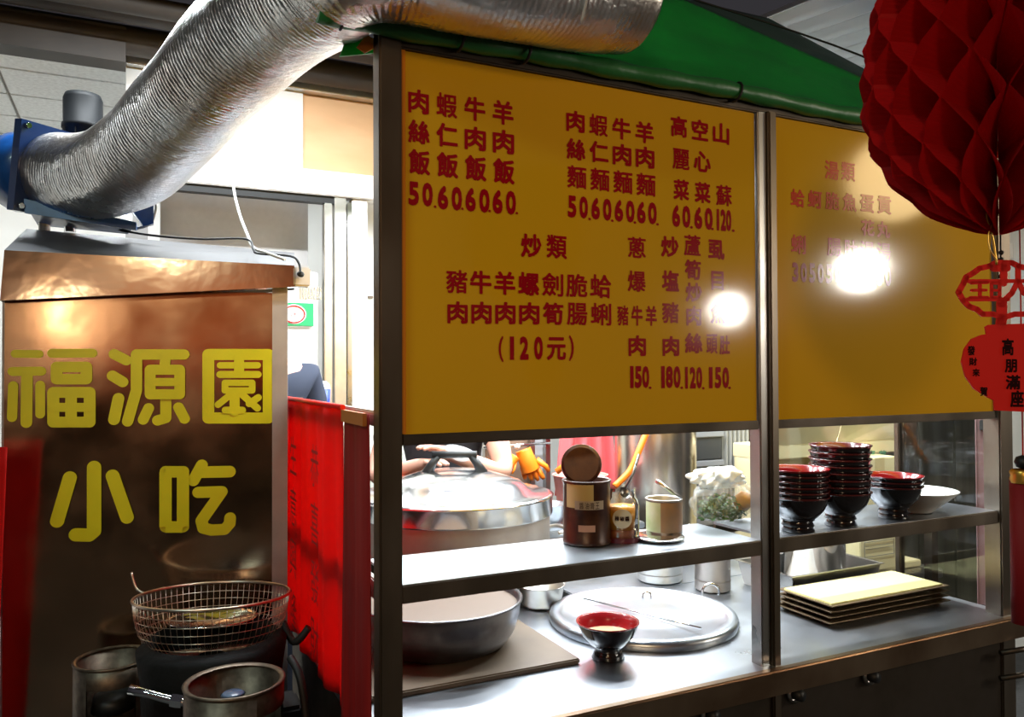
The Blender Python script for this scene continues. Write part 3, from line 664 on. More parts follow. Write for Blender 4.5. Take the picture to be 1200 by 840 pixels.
# red and black bowl
def bowl(name, c, label, group, rim=lacq_r, s=1.0):
    t = thing(name, label, 'bowl', tuple(c), 0, group)
    c = Vector(c)
    MB().lathe(c, [(.0001, .012), (.030*s, .008), (.037*s, 0), (.040*s, .002), (.033*s, .016), (.029*s, .024), (.046*s, .036), (.063*s, .056), (.072*s, .078), (.0735*s, .086)], 40).build('shell', lacq_b, t)
    MB().lathe(c, [(.0735*s, .084), (.077*s, .087), (.077*s, .0895), (.072*s, .088), (.068*s, .072), (.056*s, .050), (.036*s, .036), (.0001, .032)], 40).build('lining', rim, t)
    return t
b1 = bowl('soup_bowl', (1.052, 1.655, ZC+.0006), 'single red-lined black bowl standing on the counter by the round lid', None)
MB().lathe((1.052, 1.655, ZC+.0006), [(.060, .058), (.03, .0585), (.0001, .0585)], 32).build('soup', mat('pale_soup', (.55, .34, .20), .15), b1)

# ------------------------------------------------------------------ jars and tins on the shelf
def base(px, py): return P(px, py, z=ZS)
c1 = base(686, 636); c1.z = ZS+.0006; c1.y += .0; c1.x += .004
tin_m = mat('tin_label_brown', (.030, .008, .005), .3, .2, noise=(30, (.075, .03, .012), .9), coat=.1)
jar = thing('sauce_tin', 'tall dark brown sauce tin with lid standing open', 'tin', tuple(c1))
MB().lathe(c1, [(.0001, 0), (.054, 0), (.057, .006), (.055, .010), (.055, .140), (.058, .146), (.056, .149), (.053, .145), (.052, .10), (.0001, .098)], 36).build('body', tin_m, jar)
MB().lathe(c1, [(.0556, .088), (.0556, .144)], 20, None, True, PI*1.02, PI*1.42).build('label_band', mat('beige_label', (.50, .42, .22), .4), jar)
fw = (CAM-c1); fw.z = 0; fw.normalize(); sd = V(-fw.y, fw.x, 0)
def curved_label(c, r, a0, a1, z0, z1, m_, name, parent):
    base_a = math.atan2(fw.y, fw.x)
    MB().lathe(c, [(r, z0), (r, z1)], 12, None, True, base_a+a0, base_a+a1).build(name, m_, parent)
curved_label(c1, .0562, -.5, .75, .085, .105, mat('grey_label', (.40, .36, .32), .4), 'paper_label', jar)
curved_label(c1, .0562, -.35, .35, .035, .050, mat('pink_label', (.55, .32, .25), .4), 'paper_label', jar)
def on_curve(c, r, ang, z): a = math.atan2(fw.y, fw.x)+ang; return V(c.x+r*math.cos(a), c.y+r*math.sin(a), z)
lt = MB()
for i, ch in enumerate('醬油膏王'):
    put(lt, ch, lambda p, q, i=i: on_curve(c1, .0566, -.3+.22*i+.18*p, c1.z+.087+.015*q), .01)
lt.build('label_writing', ink_blk, jar)
lc = c1+V(0, 0, .182)+fw*.0-sd*.012
lo = MB().lathe(lc, [(.0001, .004), (.040, .004), (.047, .0), (.048, -.006), (.045, -.007), (.0001, -.004)], 36, fw+V(0, 0, .12), False).build('lid', tin_m, jar)
MB().tube([c1-sd*-.046+V(0, 0, .10), c1+sd*-.050+V(0, 0, .175)], .0045, 8).build('spoon_handle', steel_dark, jar)
# glass jar
c2 = base(731, 634); c2.z = ZS+.0006; c2.y += .006
j2 = thing('glass_jar', 'glass jar of chilli sauce with round white label and spoon', 'jar', tuple(c2))
MB().lathe(c2, [(.036, .0), (.040, .006), (.040, .085), (.036, .098), (.031, .104), (.031, .122), (.033, .125)], 32).build('glass_body', glassy('jar_glass', (.92, .94, .92), .06), j2)
MB().lathe(c2, [(.0001, .030), (.036, .030), (.036, .082), (.0001, .084)], 28).build('sauce', mat('amber_sauce', (.75, .36, .03), .3, 0, noise=(40, (.45, .14, .02), .9)), j2)
MB().lathe(c2, [(.0001, .005), (.0365, .005), (.0365, .030), (.0001, .030)], 28).build('sauce_sediment', mat('chilli_flakes', (.32, .08, .02), .5, 0, noise=(90, (.14, .03, .01), .9)), j2)
MB().lathe(c2, [(.041, 0), (.041, .012)], 28).build('dark_band', mat('maroon_band', (.10, .01, .02), .4), j2)
fw2 = (CAM-c2); fw2.z = 0; fw2.normalize()
k = 24; cc = []
for i in range(k):
    a = 2*PI*i/k; ang = math.atan2(fw2.y, fw2.x)+.58*math.cos(a); cc.append(V(c2.x+.0408*math.cos(ang), c2.y+.0408*math.sin(ang), c2.z+.058+.0225*math.sin(a)))
ctr = V(c2.x+fw2.x*.0412, c2.y+fw2.y*.0412, c2.z+.058)
MB().add([ctr]+cc, [(0, i+1, (i+1) % k+1) for i in range(k)], True).build('round_label', mat('cream_label', (.72, .68, .58), .4), j2)
lt = MB()
for i, ch in enumerate('辣椒醬'):
    def fr(p, q, i=i):
        ang = math.atan2(fw2.y, fw2.x)-.42+.29*i+.24*p; return V(c2.x+.0416*math.cos(ang), c2.y+.0416*math.sin(ang), c2.z+.053+.011*q)
    put(lt, ch, fr, .02)
lt.build('label_writing', ink_blk, j2)
sp = thing('spoon', 'long metal spoon leaning out of the glass chilli jar', 'spoon', tuple(c2+V(0, 0, .086)))
MB().tube([P(733, 572, d=c2.y*1.115), P(742, 555, d=c2.y*1.12), P(749, 532, d=c2.y*1.125)], .003, 8).build('handle', steel, sp)
MB().lathe(P(731, 578, d=c2.y*1.115), [(.0001, -.004), (.010, -.002), (.014, .004)], 16, (.2, -.8, .5)).build('spoon_bowl', steel, sp)
# squat tin
c3 = base(790, 628); c3.z = ZS+.0006; c3.y += .04
j3 = thing('open_tin', 'small open tin with green and grey paper label', 'tin', tuple(c3))
MB().lathe(c3, [(.0001, 0), (.043, 0), (.045, .003), (.044, .006), (.044, .082), (.046, .085), (.044, .087), (.042, .083), (.042, .02), (.0001, .018)], 32).build('body', alu_dull, j3)
MB().lathe(c3, [(.0448, .008), (.0448, .080)], 12, None, True, PI*.86, PI*1.24).build('green_label', mat('green_white_label', (.50, .62, .30), .4, 0, noise=(12, (.85, .85, .80), .9)), j3)
MB().lathe(c3, [(.0448, .008), (.0448, .080)], 16, None, True, PI*1.24, PI*1.95).build('grey_label', mat('brown_grey_label', (.36, .27, .20), .4, 0, noise=(25, (.50, .30, .16), .9)), j3)
MB().lathe(c3, [(.0001, .068), (.041, .068)], 24).build('paste', mat('green_paste', (.22, .28, .06), .5), j3)
s3 = thing('spoon', 'short metal spoon resting across the small open tin', 'spoon', tuple(c3+V(0, 0, .09)))
MB().tube([P(769, 563, d=1.93), P(783, 573, d=1.925), P(799, 584, d=1.92)], [.006, .0035, .0035], 8).build('handle', chrome, s3)
# steel plate between jars
p = base(772, 632); tag(MB().lathe((p.x, p.y, ZS+.0012), [(.0001, 0), (.05, 0), (.062, .006), (.060, .008), (.0001, .003)], 32).build('spoon_rest', chrome), 'small shiny spoon rest in front of the small open tin', 'spoon rest')
# bag of greens
c4 = base(857, 612); c4.z = ZS; c4.y += .035
bg = thing('greens_bag', 'knotted clear plastic bag of green vegetables on the shelf', 'bag', tuple(c4))
def blob(c, rx, ry, rz, seed, n=28, m=18, rough_=.12):
    rnd = random.Random(seed); ph = [rnd.uniform(0, 6) for _ in range(8)]
    def fn(u, v):
        a = 2*PI*u; b = PI*(v-.5)
        r = 1+rough_*(math.sin(3*a+ph[0])*math.cos(2*b+ph[1])+.7*math.sin(7*a+4*b+ph[2])+.5*math.sin(13*a-6*b+ph[3]))*math.cos(b)
        return V(c[0]+rx*r*math.cos(a)*math.cos(b), c[1]+ry*r*math.sin(a)*math.cos(b), max(ZS+.001, c[2]+rz*r*math.sin(b)))
    return MB().grid(fn, n, m)
blob((c4.x, c4.y, ZS+.055), .088, .055, .062, 3, 60, 36).build('film', bag_m, bg)
blob((c4.x-.01, c4.y, ZS+.115), .075, .035, .028, 9, 50, 24, .25).build('film_neck', mat('plastic_white', (.85, .90, .90), .3, 0, alpha=.75, bump=(40, .6)), bg)
g_ = MB()
rnd = random.Random(5)
for i in range(420):
    a = rnd.uniform(0, 2*PI); r = rnd.random()**.5; h = rnd.random()
    p = V(c4.x+.075*r*math.cos(a), c4.y+.042*r*math.sin(a), ZS+.006+.072*h*(1-.4*r)); d1_ = V(rnd.uniform(-1, 1), rnd.uniform(-1, 1), rnd.uniform(-.5, 1)).normalized()*.018
    n1 = d1_.orthogonal().normalized()*.0045
    g_.add([p-d1_*.5, p+n1, p+d1_*.5, p-n1], [(0, 1, 2, 3)])
g_.build('chopped_greens', leaf_m, bg, kind='stuff')
MB().lathe((c4.x+.055, c4.y-.02, ZS+.05), [(.0001, -.028), (.02, -.018), (.026, 0), (.018, .02), (.0001, .028)], 20, (.6, 0, .8)).build('peeled_root', tan_m, bg)

# bowl stacks
proto = bowl('stacked_bowl', (0, 0, 0), 'x', 'stacked soup bowls', lacq_rim)
proto_r = bowl('stacked_bowl', (0, 0, 0), 'x', 'stacked soup bowls', lacq_r)
used = {'n': 0, 'r': 0}
def stack(px, py, n, step, where, mid, s=1.0, rim_top=False):
    b = base(px+13, py+7); b.z = ZS+.0006; b.y += .035
    for i in range(n):
        key = 'r' if (i == n-1 and rim_top) else 'n'; pr = proto_r if key == 'r' else proto
        pos = 'bottom' if i == 0 else 'topmost' if i == n-1 else mid[i-1]
        lab = f'{pos} black lacquer bowl of the {where}'
        loc = (b.x+random.uniform(-.001, .001), b.y+random.uniform(-.001, .001), b.z+i*step)
        if not used[key]:
            used[key] = 1; pr.location = loc; o = pr
        else: o = dup(pr, loc)
        o['label'] = lab; o['group'] = 'stacked soup bowls'
ordn = ['second', 'third', 'fourth', 'fifth', 'sixth', 'seventh', 'eighth']
stack(935, 618, 6, .0135, 'left stack beside the middle post', [f'{q} from bottom' for q in ordn], 1.0, True)
stack(985, 611, 8, .0170, 'tallest stack in the middle', [f'{q} from bottom' for q in ordn])
stack(1047, 602, 3, .0135, 'short stack at the right', ['middle'], 1.0, True)
p = base(1098, 604); p.y += .07
pl = thing('white_dish', 'shallow white porcelain dish on the shelf right of the bowls', 'dish', (p.x, p.y, ZS+.0006))
MB().lathe((p.x, p.y, ZS+.0006), [(.0001, .006), (.040, .004), (.046, 0), (.048, .004), (.08, .030), (.112, .058), (.115, .062), (.110, .062), (.078, .038), (.045, .014), (.0001, .010)], 44).build('dish_body', porcelain, pl)

# trays, steel pot, boxes on the right of the counter
def tray(name, x0, x1, y0, y1, z, h, m_, label, cat, rz=0, group=None, fill=None):
    t = thing(name, label, cat, ((x0+x1)/2, (y0+y1)/2, z), 0, group)
    def rect(e, zz): return [V(x0-e, y0-e, zz), V(x1+e, y0-e, zz), V(x1+e, y1+e, zz), V(x0-e, y1+e, zz)]
    rows = [rect(-.015, z), rect(0, z+h), rect(.008, z+h+.001), rect(.008, z+h+.003), rect(-.003, z+h+.002), rect(-.018, z+.003)]
    vs = [p for r_ in rows for p in r_]; fs = [(3, 2, 1, 0)]
    for j in range(5):
        for i in range(4): fs.append((j*4+i, j*4+(i+1) % 4, (j+1)*4+(i+1) % 4, (j+1)*4+i))
    fs.append((20, 21, 22, 23))
    MB().add(vs, fs).build('tray_body', m_, t)
    if fill: MB().box((x0+.004, y0+.004, z+h-.003), (x1-.004, y1-.004, z+h+.006), .002).build('paper_sheet', fill, t)
    t.rotation_euler = (0, 0, rz); return t
ty0 = 1.578
for i in range(4):
    tray('metal_tray', 1.712+.006*i, 2.188+.003*i, ty0+.003*i, ty0+.195, ZC+.0006+i*.0135, .012, mat('bronze_tray', (.20, .14, .08), .4, .7),
         ['lowest tray of the stack on the counter right side', 'second tray of the stack on the counter right side', 'third tray of the stack on the counter right side', 'top tray of the stack, covered with yellow paper'][i], 'tray', 0, 'metal trays stacked on the counter', yel_tray if i == 3 else None)
tray('shallow_pan', 1.80, 2.18, 1.80, 2.04, ZC+.0006, .075, steel, 'shallow rectangular steel pan behind the yellow covered trays', 'pan')
tp = V(2.02, 1.925, ZC+.006)
pt = thing('steel_pot', 'tall shiny steel pot standing in the shallow pan', 'pot', tuple(tp))
MB().lathe(tp, [(.0001, 0), (.090, 0), (.097, .008), (.097, .165), (.101, .168), (.097, .171), (.094, .165), (.094, .01), (.0001, .006)], 48).build('body', chrome, pt)
for s_ in (-1, 1): MB().tube(smoothpath([tp+V(.096*s_, -.03, .13), tp+V(.122*s_, -.02, .14), tp+V(.122*s_, .02, .14), tp+V(.096*s_, .03, .13)], 5), .004, 8).build('handle', chrome, pt)
# two round containers behind the lid
for px, py, r_, h_, m_, lab in ((786, 690, .075, .085, alu, 'low aluminium pot behind the round counter lid'), (850, 702, .056, .105, alu_dull, 'grey metal canister behind the round lid on its right')):
    p = P(px, py-6, z=ZC+.0006); p.y += .06
    t = thing('canister', lab, 'pot', tuple(p))
    MB().lathe(p, [(.0001, 0), (r_-.006, 0), (r_, .006), (r_, h_), (r_+.004, h_+.003), (r_-.003, h_+.003), (r_-.003, .02), (.0001, .018)], 36).build('body', m_, t)
    MB().lathe(p, [(r_+.0006, h_*.3), (r_+.0012, h_*.32), (r_+.0006, h_*.34)], 36).build('rib', m_, t)
p = P(638, 712, z=ZC+.0006); p.y += .02
t = thing('small_pan', 'small steel saucepan between the basin and round lid', 'pan', tuple(p))
MB().lathe(p, [(.0001, 0), (.050, 0), (.060, .012), (.068, .062), (.072, .066), (.066, .064), (.056, .014), (.0001, .006)], 36).build('body', alu, t)
# creamy boxes behind the right opening
def carton(x0, x1, y0, y1, z0, z1, label, rz=0, writing=None, flaps=True):
    t = thing('carton', label, 'box', ((x0+x1)/2, (y0+y1)/2, z0), rz)
    ORG[t.name] = Matrix.Translation(Vector(((x0+x1)/2, (y0+y1)/2, z0))).inverted()
    MB().box((x0, y0, z0), (x1, y1, z1), .003).build('box_body', card_y, t)
    MB().box(((x0+x1)/2-.03, y0-.0015, z1-.10), ((x0+x1)/2+.03, y0-.0002, z1), .0).build('tape_strip', card_t, t)
    if flaps:
        MB().add([V(x0, y0, z1), V((x0+x1)/2-.005, y0, z1), V((x0+x1)/2-.004, y0-.05, z1+.16), V(x0-.004, y0-.05, z1+.16)], [(0, 1, 2, 3)]).build('flap', card_y, t, solid=.004)
        MB().add([V((x0+x1)/2+.003, y0, z1), V(x1, y0, z1), V(x1-.02, y0-.04, z1+.165), V((x0+x1)/2+.004, y0-.05, z1+.16)], [(0, 1, 2, 3)]).build('flap', card_y, t, solid=.004)
    return t
cx0 = P(896, 560, y=2.62).x; cx1 = P(1057, 560, y=2.62).x
zbx = P(980, 518, y=2.62).z
ct = carton(cx0, cx1, 2.62, 2.82, 1.16, zbx, 'cream cardboard carton with raised flaps behind the bowls')
wr = MB()
for i, ch in enumerate('青菜'):
    a = P(1017+13*i, 545, y=2.615); b = P(1026+13*i, 527, y=2.615)
    put(wr, ch, lambda p, q, a=a, b=b: V(a.x+(b.x-a.x)*p, 2.6155, a.z+(b.z-a.z)*q), .02)
wr.build('printed_characters', mat('green_ink', (.08, .25, .14), .6), ct)
cb2 = carton(P(1008, 640, y=2.50).x, P(1055, 640, y=2.50).x, 2.50, 2.75, P(1030, 668, y=2.5).z, 1.155, 'lower cream carton with a printed panel below the shelf', 0, None, False)
fr_ = MB(); xa, xb = P(1013, 640, y=2.497).x, P(1048, 640, y=2.497).x; za, zb_ = P(1030, 651, y=2.497).z, P(1030, 633, y=2.497).z
for (x_0, x_1, z_0, z_1) in ((xa, xb, za, za+.003), (xa, xb, zb_-.003, zb_), (xa, xa+.003, za, zb_), (xb-.003, xb, za, zb_), (xa+.01, xb-.01, (za+zb_)/2, (za+zb_)/2+.002), (xa+.01, xb-.03, (za+zb_)/2+.012, (za+zb_)/2+.014)):
    fr_.box((x_0, 2.496, z_0), (x_1, 2.4975, z_1))
fr_.build('printed_panel', mat('grey_ink', (.30, .28, .22), .6), cb2)
tbl = thing('side_table', 'steel side table carrying the cream cartons behind the cart', 'table', (2.93, 2.78, 0))
MB().box((2.44, 2.48, .58), (3.42, 3.05, .62), .004).build('table_top', steel, tbl)
for x in (2.46, 3.36):
    for y in (2.50, 3.0): MB().box((x, y, 0), (x+.035, y+.035, .58)).build('leg', steel, tbl)
zt = P(1030, 668, y=2.5).z
tag(MB().box((P(905, 640, y=2.58).x, 2.56, .621), (P(1075, 640, y=2.58).x, 2.76, zt-.003), .004).build('carton', card_y), 'wide cream carton at the bottom of the carton pile', 'box')
tag(MB().box((2.62, 2.77, zt+.001), (P(1075, 640, y=2.58).x, 2.99, 1.158), .004).build('carton', card_y), 'middle cream carton of the pile hidden behind the shelf', 'box')

# stainless wall and cabinet at the right rear
def panels(x0, x1, y, z0, z1, n, m_, name, label, cat):
    t = thing(name, label, cat, ((x0+x1)/2, y+.03, z0)); w_ = (x1-x0)/n
    for i in range(n):
        MB().box((x0+i*w_+.003, y, z0), (x0+(i+1)*w_-.003, y+.03, z1), .005).build('panel', m_, t)
    MB().box((x0, y+.031, z0), (x1, y+.05, z1)).build('backing', steel_dark, t)
    return t
olive = mat('olive_reflections', (.22, .21, .16), .32, .85, noise=(4, (.11, .10, .07), .9), stretch=(3, 1, .3))  # olive tone and upright streaks imitate reflections in stainless
panels(2.50, 4.7, 3.10, 0.02, 2.3, 7, olive, 'steel_locker', 'row of stainless panels behind the right end of the cart', 'cabinet')
tag(MB().grid(lambda u, v: V(3.62+u*.26, 2.45+.01*math.sin(u*20), .01+1.64*v), 20, 4).build('pink_sheet', mat('dull_pink_reflection', (.26, .14, .15), .7), solid=.004), 'dull pink strip standing for a reflection in the right end pane', 'cloth')  # upright sheet standing in for a pinkish reflection in the pane
tag(MB().box((3.64, 2.41, 1.26), (3.80, 2.447, 1.31), .004).build('black_clip', black_p), 'black clip on the dull pink strip', 'clip')

# ------------------------------------------------------------------ behind the cart
def stock_pot():
    c = P(533, 600, d=2.66); c = V(c.x, c.y, .55); r = .322
    zr = 1.135
    t = thing('stock_pot', 'huge aluminium stock pot with shining domed lid', 'pot', tuple(c))
    MB().lathe(c, [(.0001, 0), (r-.02, 0), (r-.004, .02), (r-.004, zr-.55-.02), (r, zr-.55), (r-.012, zr-.55), (r-.014, .03), (.0001, .02)], 72).build('body', alu_dull, t)
    zz = zr-.55+.001
    li = MB().lathe(c, [(r+.004, zz-.055), (r+.006, zz-.05), (r+.006, zz), (r+.010, zz+.004), (r-.008, zz+.010), (r-.06, zz+.012), (r-.10, zz+.045), (.12, zz+.078), (.0001, zz+.085)], 96).build('lid', mat('polished_aluminium', (.80, .82, .84), .16, 1, bump=(12, .05)), t)
    hz = c.z+zz+.075
    hx = _R0
    ctr = V(c.x, c.y, hz)
    for s_ in (-1, 1): MB().tube([ctr+hx*.095*s_+V(0, 0, -.01), ctr+hx*.075*s_+V(0, 0, .03), ctr+hx*.055*s_+V(0, 0, .055)], [.022, .014, .011], 10).build('handle_foot', black_p, li)
    MB().tube([ctr-hx*.075+V(0, 0, .06), ctr+hx*.075+V(0, 0, .06)], .012, 10).build('handle_grip', black_p, li)
    for s_ in (-1, 1): 
        q = V(c.x, c.y, zr-.12)+hx*(r)*s_
        MB().tube(smoothpath([q+V(0, -.05, 0), q+hx*.04*s_+V(0, -.04, .01), q+hx*.04*s_+V(0, .04, .01), q+V(0, .05, 0)], 5), .007, 8).build('side_handle', alu, t)
    stn = thing('pot_stand', 'low steel stand holding the stock pot', 'stand', (c.x, c.y, 0))
    MB().lathe((c.x, c.y, 0), [(.30, 0), (.30, .54), (.27, .548), (.27, 0)], 40).build('stand_drum', steel_dark, stn)
stock_pot()
# small stove and pan between stock pot and jars
p = P(655, 640, d=2.75); t = thing('gas_stove', 'steel gas stove right of the stock pot with pale pans', 'stove', (p.x+.25, p.y+.15, 0))
MB().box((p.x-.02, p.y+.06, .0), (p.x+.40, p.y+.42, .96), .006).build('stove_body', steel, t)
MB().box((p.x-.02, p.y+.055, .96), (p.x+.40, p.y+.42, .985), .004).build('stove_top', steel_top, t)
q = V(p.x+.06, p.y+.20, .9856); t = thing('wide_pan', 'wide pale metal pan on the gas stove behind the jars', 'pan', tuple(q))
MB().lathe(q, [(.0001, 0), (.05, 0), (.065, .03), (.075, .07), (.078, .072), (.070, .07), (.06, .035), (.0001, .01)], 40).build('body', steel_top, t)
q = V(p.x+.24, p.y+.26, .9856); t = thing('red_basin', 'reddish plastic basin on the stove behind the jars', 'basin', tuple(q))
MB().lathe(q, [(.0001, 0), (.07, 0), (.09, .05), (.105, .16), (.11, .162), (.10, .155), (.08, .04), (.0001, .01)], 36).build('body', mat('salmon_plastic', (.75, .22, .18), .4), t)
# rack with hanging orange gloves
rk = thing('steel_rack', 'upright steel rack with brown back panels behind the stock pot', 'rack', (1.5, 3.38, 0))
yr = 3.35
for px in (569, 586, 622, 640, 663): 
    x = P(px, 530, y=yr).x; MB().box((x-.012, yr-.02, 0), (x+.012, yr+.01, 2.2)).build('upright', steel, rk)
MB().box((P(569, 530, y=yr).x, yr+.012, 0), (P(626, 530, y=yr).x, yr+.03, 2.2)).build('back_panel', mat('brown_panel', (.20, .13, .09), .6), rk)
MB().box((P(626, 530, y=yr).x, yr+.012, 0), (P(645, 530, y=yr).x, yr+.03, 2.2)).build('grey_panel', mat('blue_grey_panel', (.42, .45, .48), .5), rk)
hk = P(605, 522, y=3.28)
MB().tube([P(566, 524, y=3.31), P(645, 519, y=3.31)], .006, 8).build('cross_bar', chrome, rk)
def glove(pts, rs, label):
    t = thing('rubber_glove', label, 'glove', tuple(pts[-1]))
    MB().tube(smoothpath(pts, 6), [r for r in [rs[0]+(rs[1]-rs[0])*i/(6*(len(pts)-1)) for i in range(6*(len(pts)-1)+1)]], 14).build('cuff_and_palm', orange_r, t)
    e_ = pts[-1]; dn = (pts[-1]-pts[-2]).normalized(); sd_ = _R0
    for i in range(4):
        o_ = sd_*(i-1.5)*rs[1]*.5
        MB().tube([e_+o_-dn*.01, e_+o_*1.2+dn*.035, e_+o_*1.3+dn*(.06-.008*abs(i-1.5))], [rs[1]*.32, rs[1]*.28, rs[1]*.2], 8).build('finger', orange_r, t)
    MB().tube([e_+sd_*rs[1]-dn*.05, e_+sd_*rs[1]*1.7-dn*.015, e_+sd_*rs[1]*1.8+dn*.01], [rs[1]*.32, rs[1]*.28, rs[1]*.2], 8).build('thumb', orange_r, t)
glove([P(613, 527, y=3.26), P(618, 540, y=3.25), P(622, 550, y=3.25)], (.036, .044), 'orange rubber glove hanging at the right of the pair')
glove([P(604, 535, y=3.24), P(597, 545, y=3.24), P(592, 553, y=3.24)], (.022, .020), 'orange rubber glove hanging at the left of the pair')
tag(MB().lathe(P(606, 523, y=3.24), [(.0001, -.014), (.012, -.008), (.014, 0), (.012, .008), (.0001, .014)], 16).build('peg', white_p), 'white round peg above the orange gloves', 'peg')
# pink-red aprons and orange strap behind the jars
def apron(px0, px1, y, zt, zb, m_, label, k):
    xa, xb = P(px0, 530, y=y).x, P(px1, 530, y=y).x
    tag(MB().grid(lambda u, v: V(xa+(xb-xa)*(u*(.55+.45*v)+.22*(1-v)), y+.02*math.sin(u*k+v*2), zt+(zb-zt)*v), 40, 12).build('apron', m_, solid=.004), label, 'apron')
apron(652, 722, 3.18, 1.62, .98, pink_a, 'pink red apron hanging behind the sauce tin', 22)
tag(MB().tube(smoothpath([P(757, 508, d=2.75), P(748, 530, d=2.72), P(738, 552, d=2.70), P(720, 570, d=2.68)], 6), .011, 10).build('orange_strap', orange_r), 'orange plastic strap slanting down behind the glass jar', 'strap')
tag(MB().tube([P(652, 553, d=2.95), P(668, 540, d=2.95)], .012, 8).build('orange_strap', orange_r), 'short orange stick left of the sauce tin lid', 'strap')
# pale cabinet, steel boiler
bo = thing('water_boiler', 'tall polished steel boiler behind the open tin', 'boiler', (1.93, 3.1, 0))
q = P(768, 540, d=3.35)
MB().lathe((q.x, q.y, 0), [(.0001, 0), (.17, 0), (.17, 1.50), (.16, 1.53), (.0001, 1.56)], 48).build('boiler_body', mat('boiler_steel', (.72, .66, .60), .25, 1), bo)
MB().lathe((q.x, q.y, 0), [(.172, 1.30), (.175, 1.31), (.172, 1.32)], 48).build('boiler_band', chrome, bo)
wc = thing('white_cupboard', 'white cupboard standing right of the steel boiler', 'cupboard', (2.2, 3.4, 0))
xa, xb = P(795, 540, y=3.30).x, P(824, 540, y=3.30).x
MB().box((xa-.05, 3.32, 0), (xb+.02, 3.6, 2.0), .006).build('cupboard_body', white_p, wc)
MB().box((xa-.045, 3.30, .1), (xb+.015, 3.32, 1.95), .006).build('cupboard_door', white_p, wc)
# stack of black crates
xa, xb = P(812, 540, y=3.0).x, P(848, 540, y=3.0).x
for i in range(9):
    z0 = .12+i*.16 if i < 5 else 0
for i in range(12):
    z0 = .02+i*.138; t = thing('crate', ['bottom', 'second', 'third', 'fourth', 'fifth', 'sixth', 'seventh', 'eighth', 'ninth', 'tenth', 'eleventh', 'topmost'][i]+' dark ribbed plastic crate from the floor in the stack', 'crate', ((xa+xb)/2, 3.06, z0), 0, 'dark plastic crates')
    MB().box((xa+.006, 3.0, z0), (xb-.006, 3.24, z0+.128), .006).build('crate_body', grey_pl, t)
    MB().box((xa, 2.992, z0+.108), (xb, 3.248, z0+.137), .004).build('crate_rim', mat('grey_rim', (.24, .25, .27), .45), t)
xa, xb = P(850, 540, y=3.0).x, P(880, 540, y=3.0).x
tag(MB().grid(lambda u, v: V(xa+(xb-xa)*u, 3.02+.012*math.sin(u*38), .1+2.0*v), 60, 3).build('pleated_sheet', curtain_g, solid=.003), 'grey pleated sheet hanging right of the dark crates', 'curtain')

# beverage cooler seen beyond the red banner
yc = 3.48
x_0, x_1 = P(322, 350, y=yc-.12).x, P(378, 350, y=yc-.12).x
fc = thing('drinks_cooler', 'grey drinks cooler with green and white sign beyond the cabinet', 'cooler', ((x_0+x_1)/2, yc, 0))
yc0 = yc-.12
def cz(v): return P(350, v, y=yc0).z
MB().box((x_0, yc0, .02), (x_1-.02, yc+.12, cz(318)), .004).build('cooler_body', mat('cooler_grey', (.62, .60, .55), .5), fc)
MB().box((x_0, yc0-.006, cz(384)), (x_1-.05, yc0-.001, cz(352)), .002).build('sign_frame', white_p, fc)
sx0, sx1 = P(330, 368, y=yc0).x, P(367, 368, y=yc0).x
gs = MB().box((sx0, yc0-.010, cz(382)), (sx1, yc0-.0065, cz(355)), .001).build('sign_face', mat('green_sign', (.01, .30, .10), .4), fc)
def ell(cx, cz_, rx, rz_, y, n=32): return [V(cx+rx*math.cos(2*PI*i/n), y, cz_+rz_*math.sin(2*PI*i/n)) for i in range(n)]
ecx = P(344, 368, y=yc0).x; hz_ = (cz(356)-cz(381))/2
MB().prism(ell(ecx, cz(368.5), .050, hz_*.92, yc0-.0115), (0, .001, 0)).build('white_oval', white_p, fc)
MB().tube(ell(ecx, cz(368.5), .043, hz_*.78, yc0-.0125), .003, 6, True).build('red_ring', red_card, fc)
wr = MB(); put(wr, '冰', lambda p, q: V(ecx-.014+.028*p, yc0-.0135, cz(368.5)-.012+.024*q), .01); wr.build('sign_character', mat('soft_red', (.7, .15, .15), .5), fc)
MB().box((x_0+.01, yc0-.006, .5), (x_1-.06, yc0-.001, cz(398)), .002).build('cooler_door', white_p, fc)
MB().box((x_0+.03, yc0-.010, .55), (x_1-.075, yc0-.0065, cz(402)), .002).build('door_glass', mat('pale_glass', (.70, .82, .86), .1), fc)
gr = MB()
for i in range(8): gr.box((x_0+.10+i*.012, yc0-.004, cz(350)), (x_0+.106+i*.012, yc0-.0005, cz(336)))
gr.build('vent_grille', steel, fc)
bt = P(379, 472, d=3.2); t = thing('blue_cup', 'blue cup with clear dome lid behind the banner rail', 'cup', tuple(V(bt.x, bt.y, 1.36)))
MB().lathe((bt.x, bt.y, 1.36), [(.0001, 0), (.022, 0), (.028, .12), (.0001, .122)], 24).build('cup_body', mat('blue_plastic', (.01, .04, .35), .4), t)
MB().lathe((bt.x, bt.y, 1.36), [(.028, .122), (.024, .14), (.010, .152), (.0001, .153)], 24).build('cup_lid', mat('frosted_lid', (.75, .80, .82), .3), t)
tg = thing('pedestal_table', 'narrow white pedestal table carrying the blue cup', 'table', (bt.x, bt.y, 0))
MB().box((bt.x-.06, bt.y-.06, 1.33), (bt.x+.07, bt.y+.10, 1.359), .004).build('table_top', white_p, tg)
for sx in (-.055, .04):
    for sy in (-.055, .07): MB().box((bt.x+sx, bt.y+sy, 0), (bt.x+sx+.025, bt.y+sy+.025, 1.33)).build('leg', alu, tg)
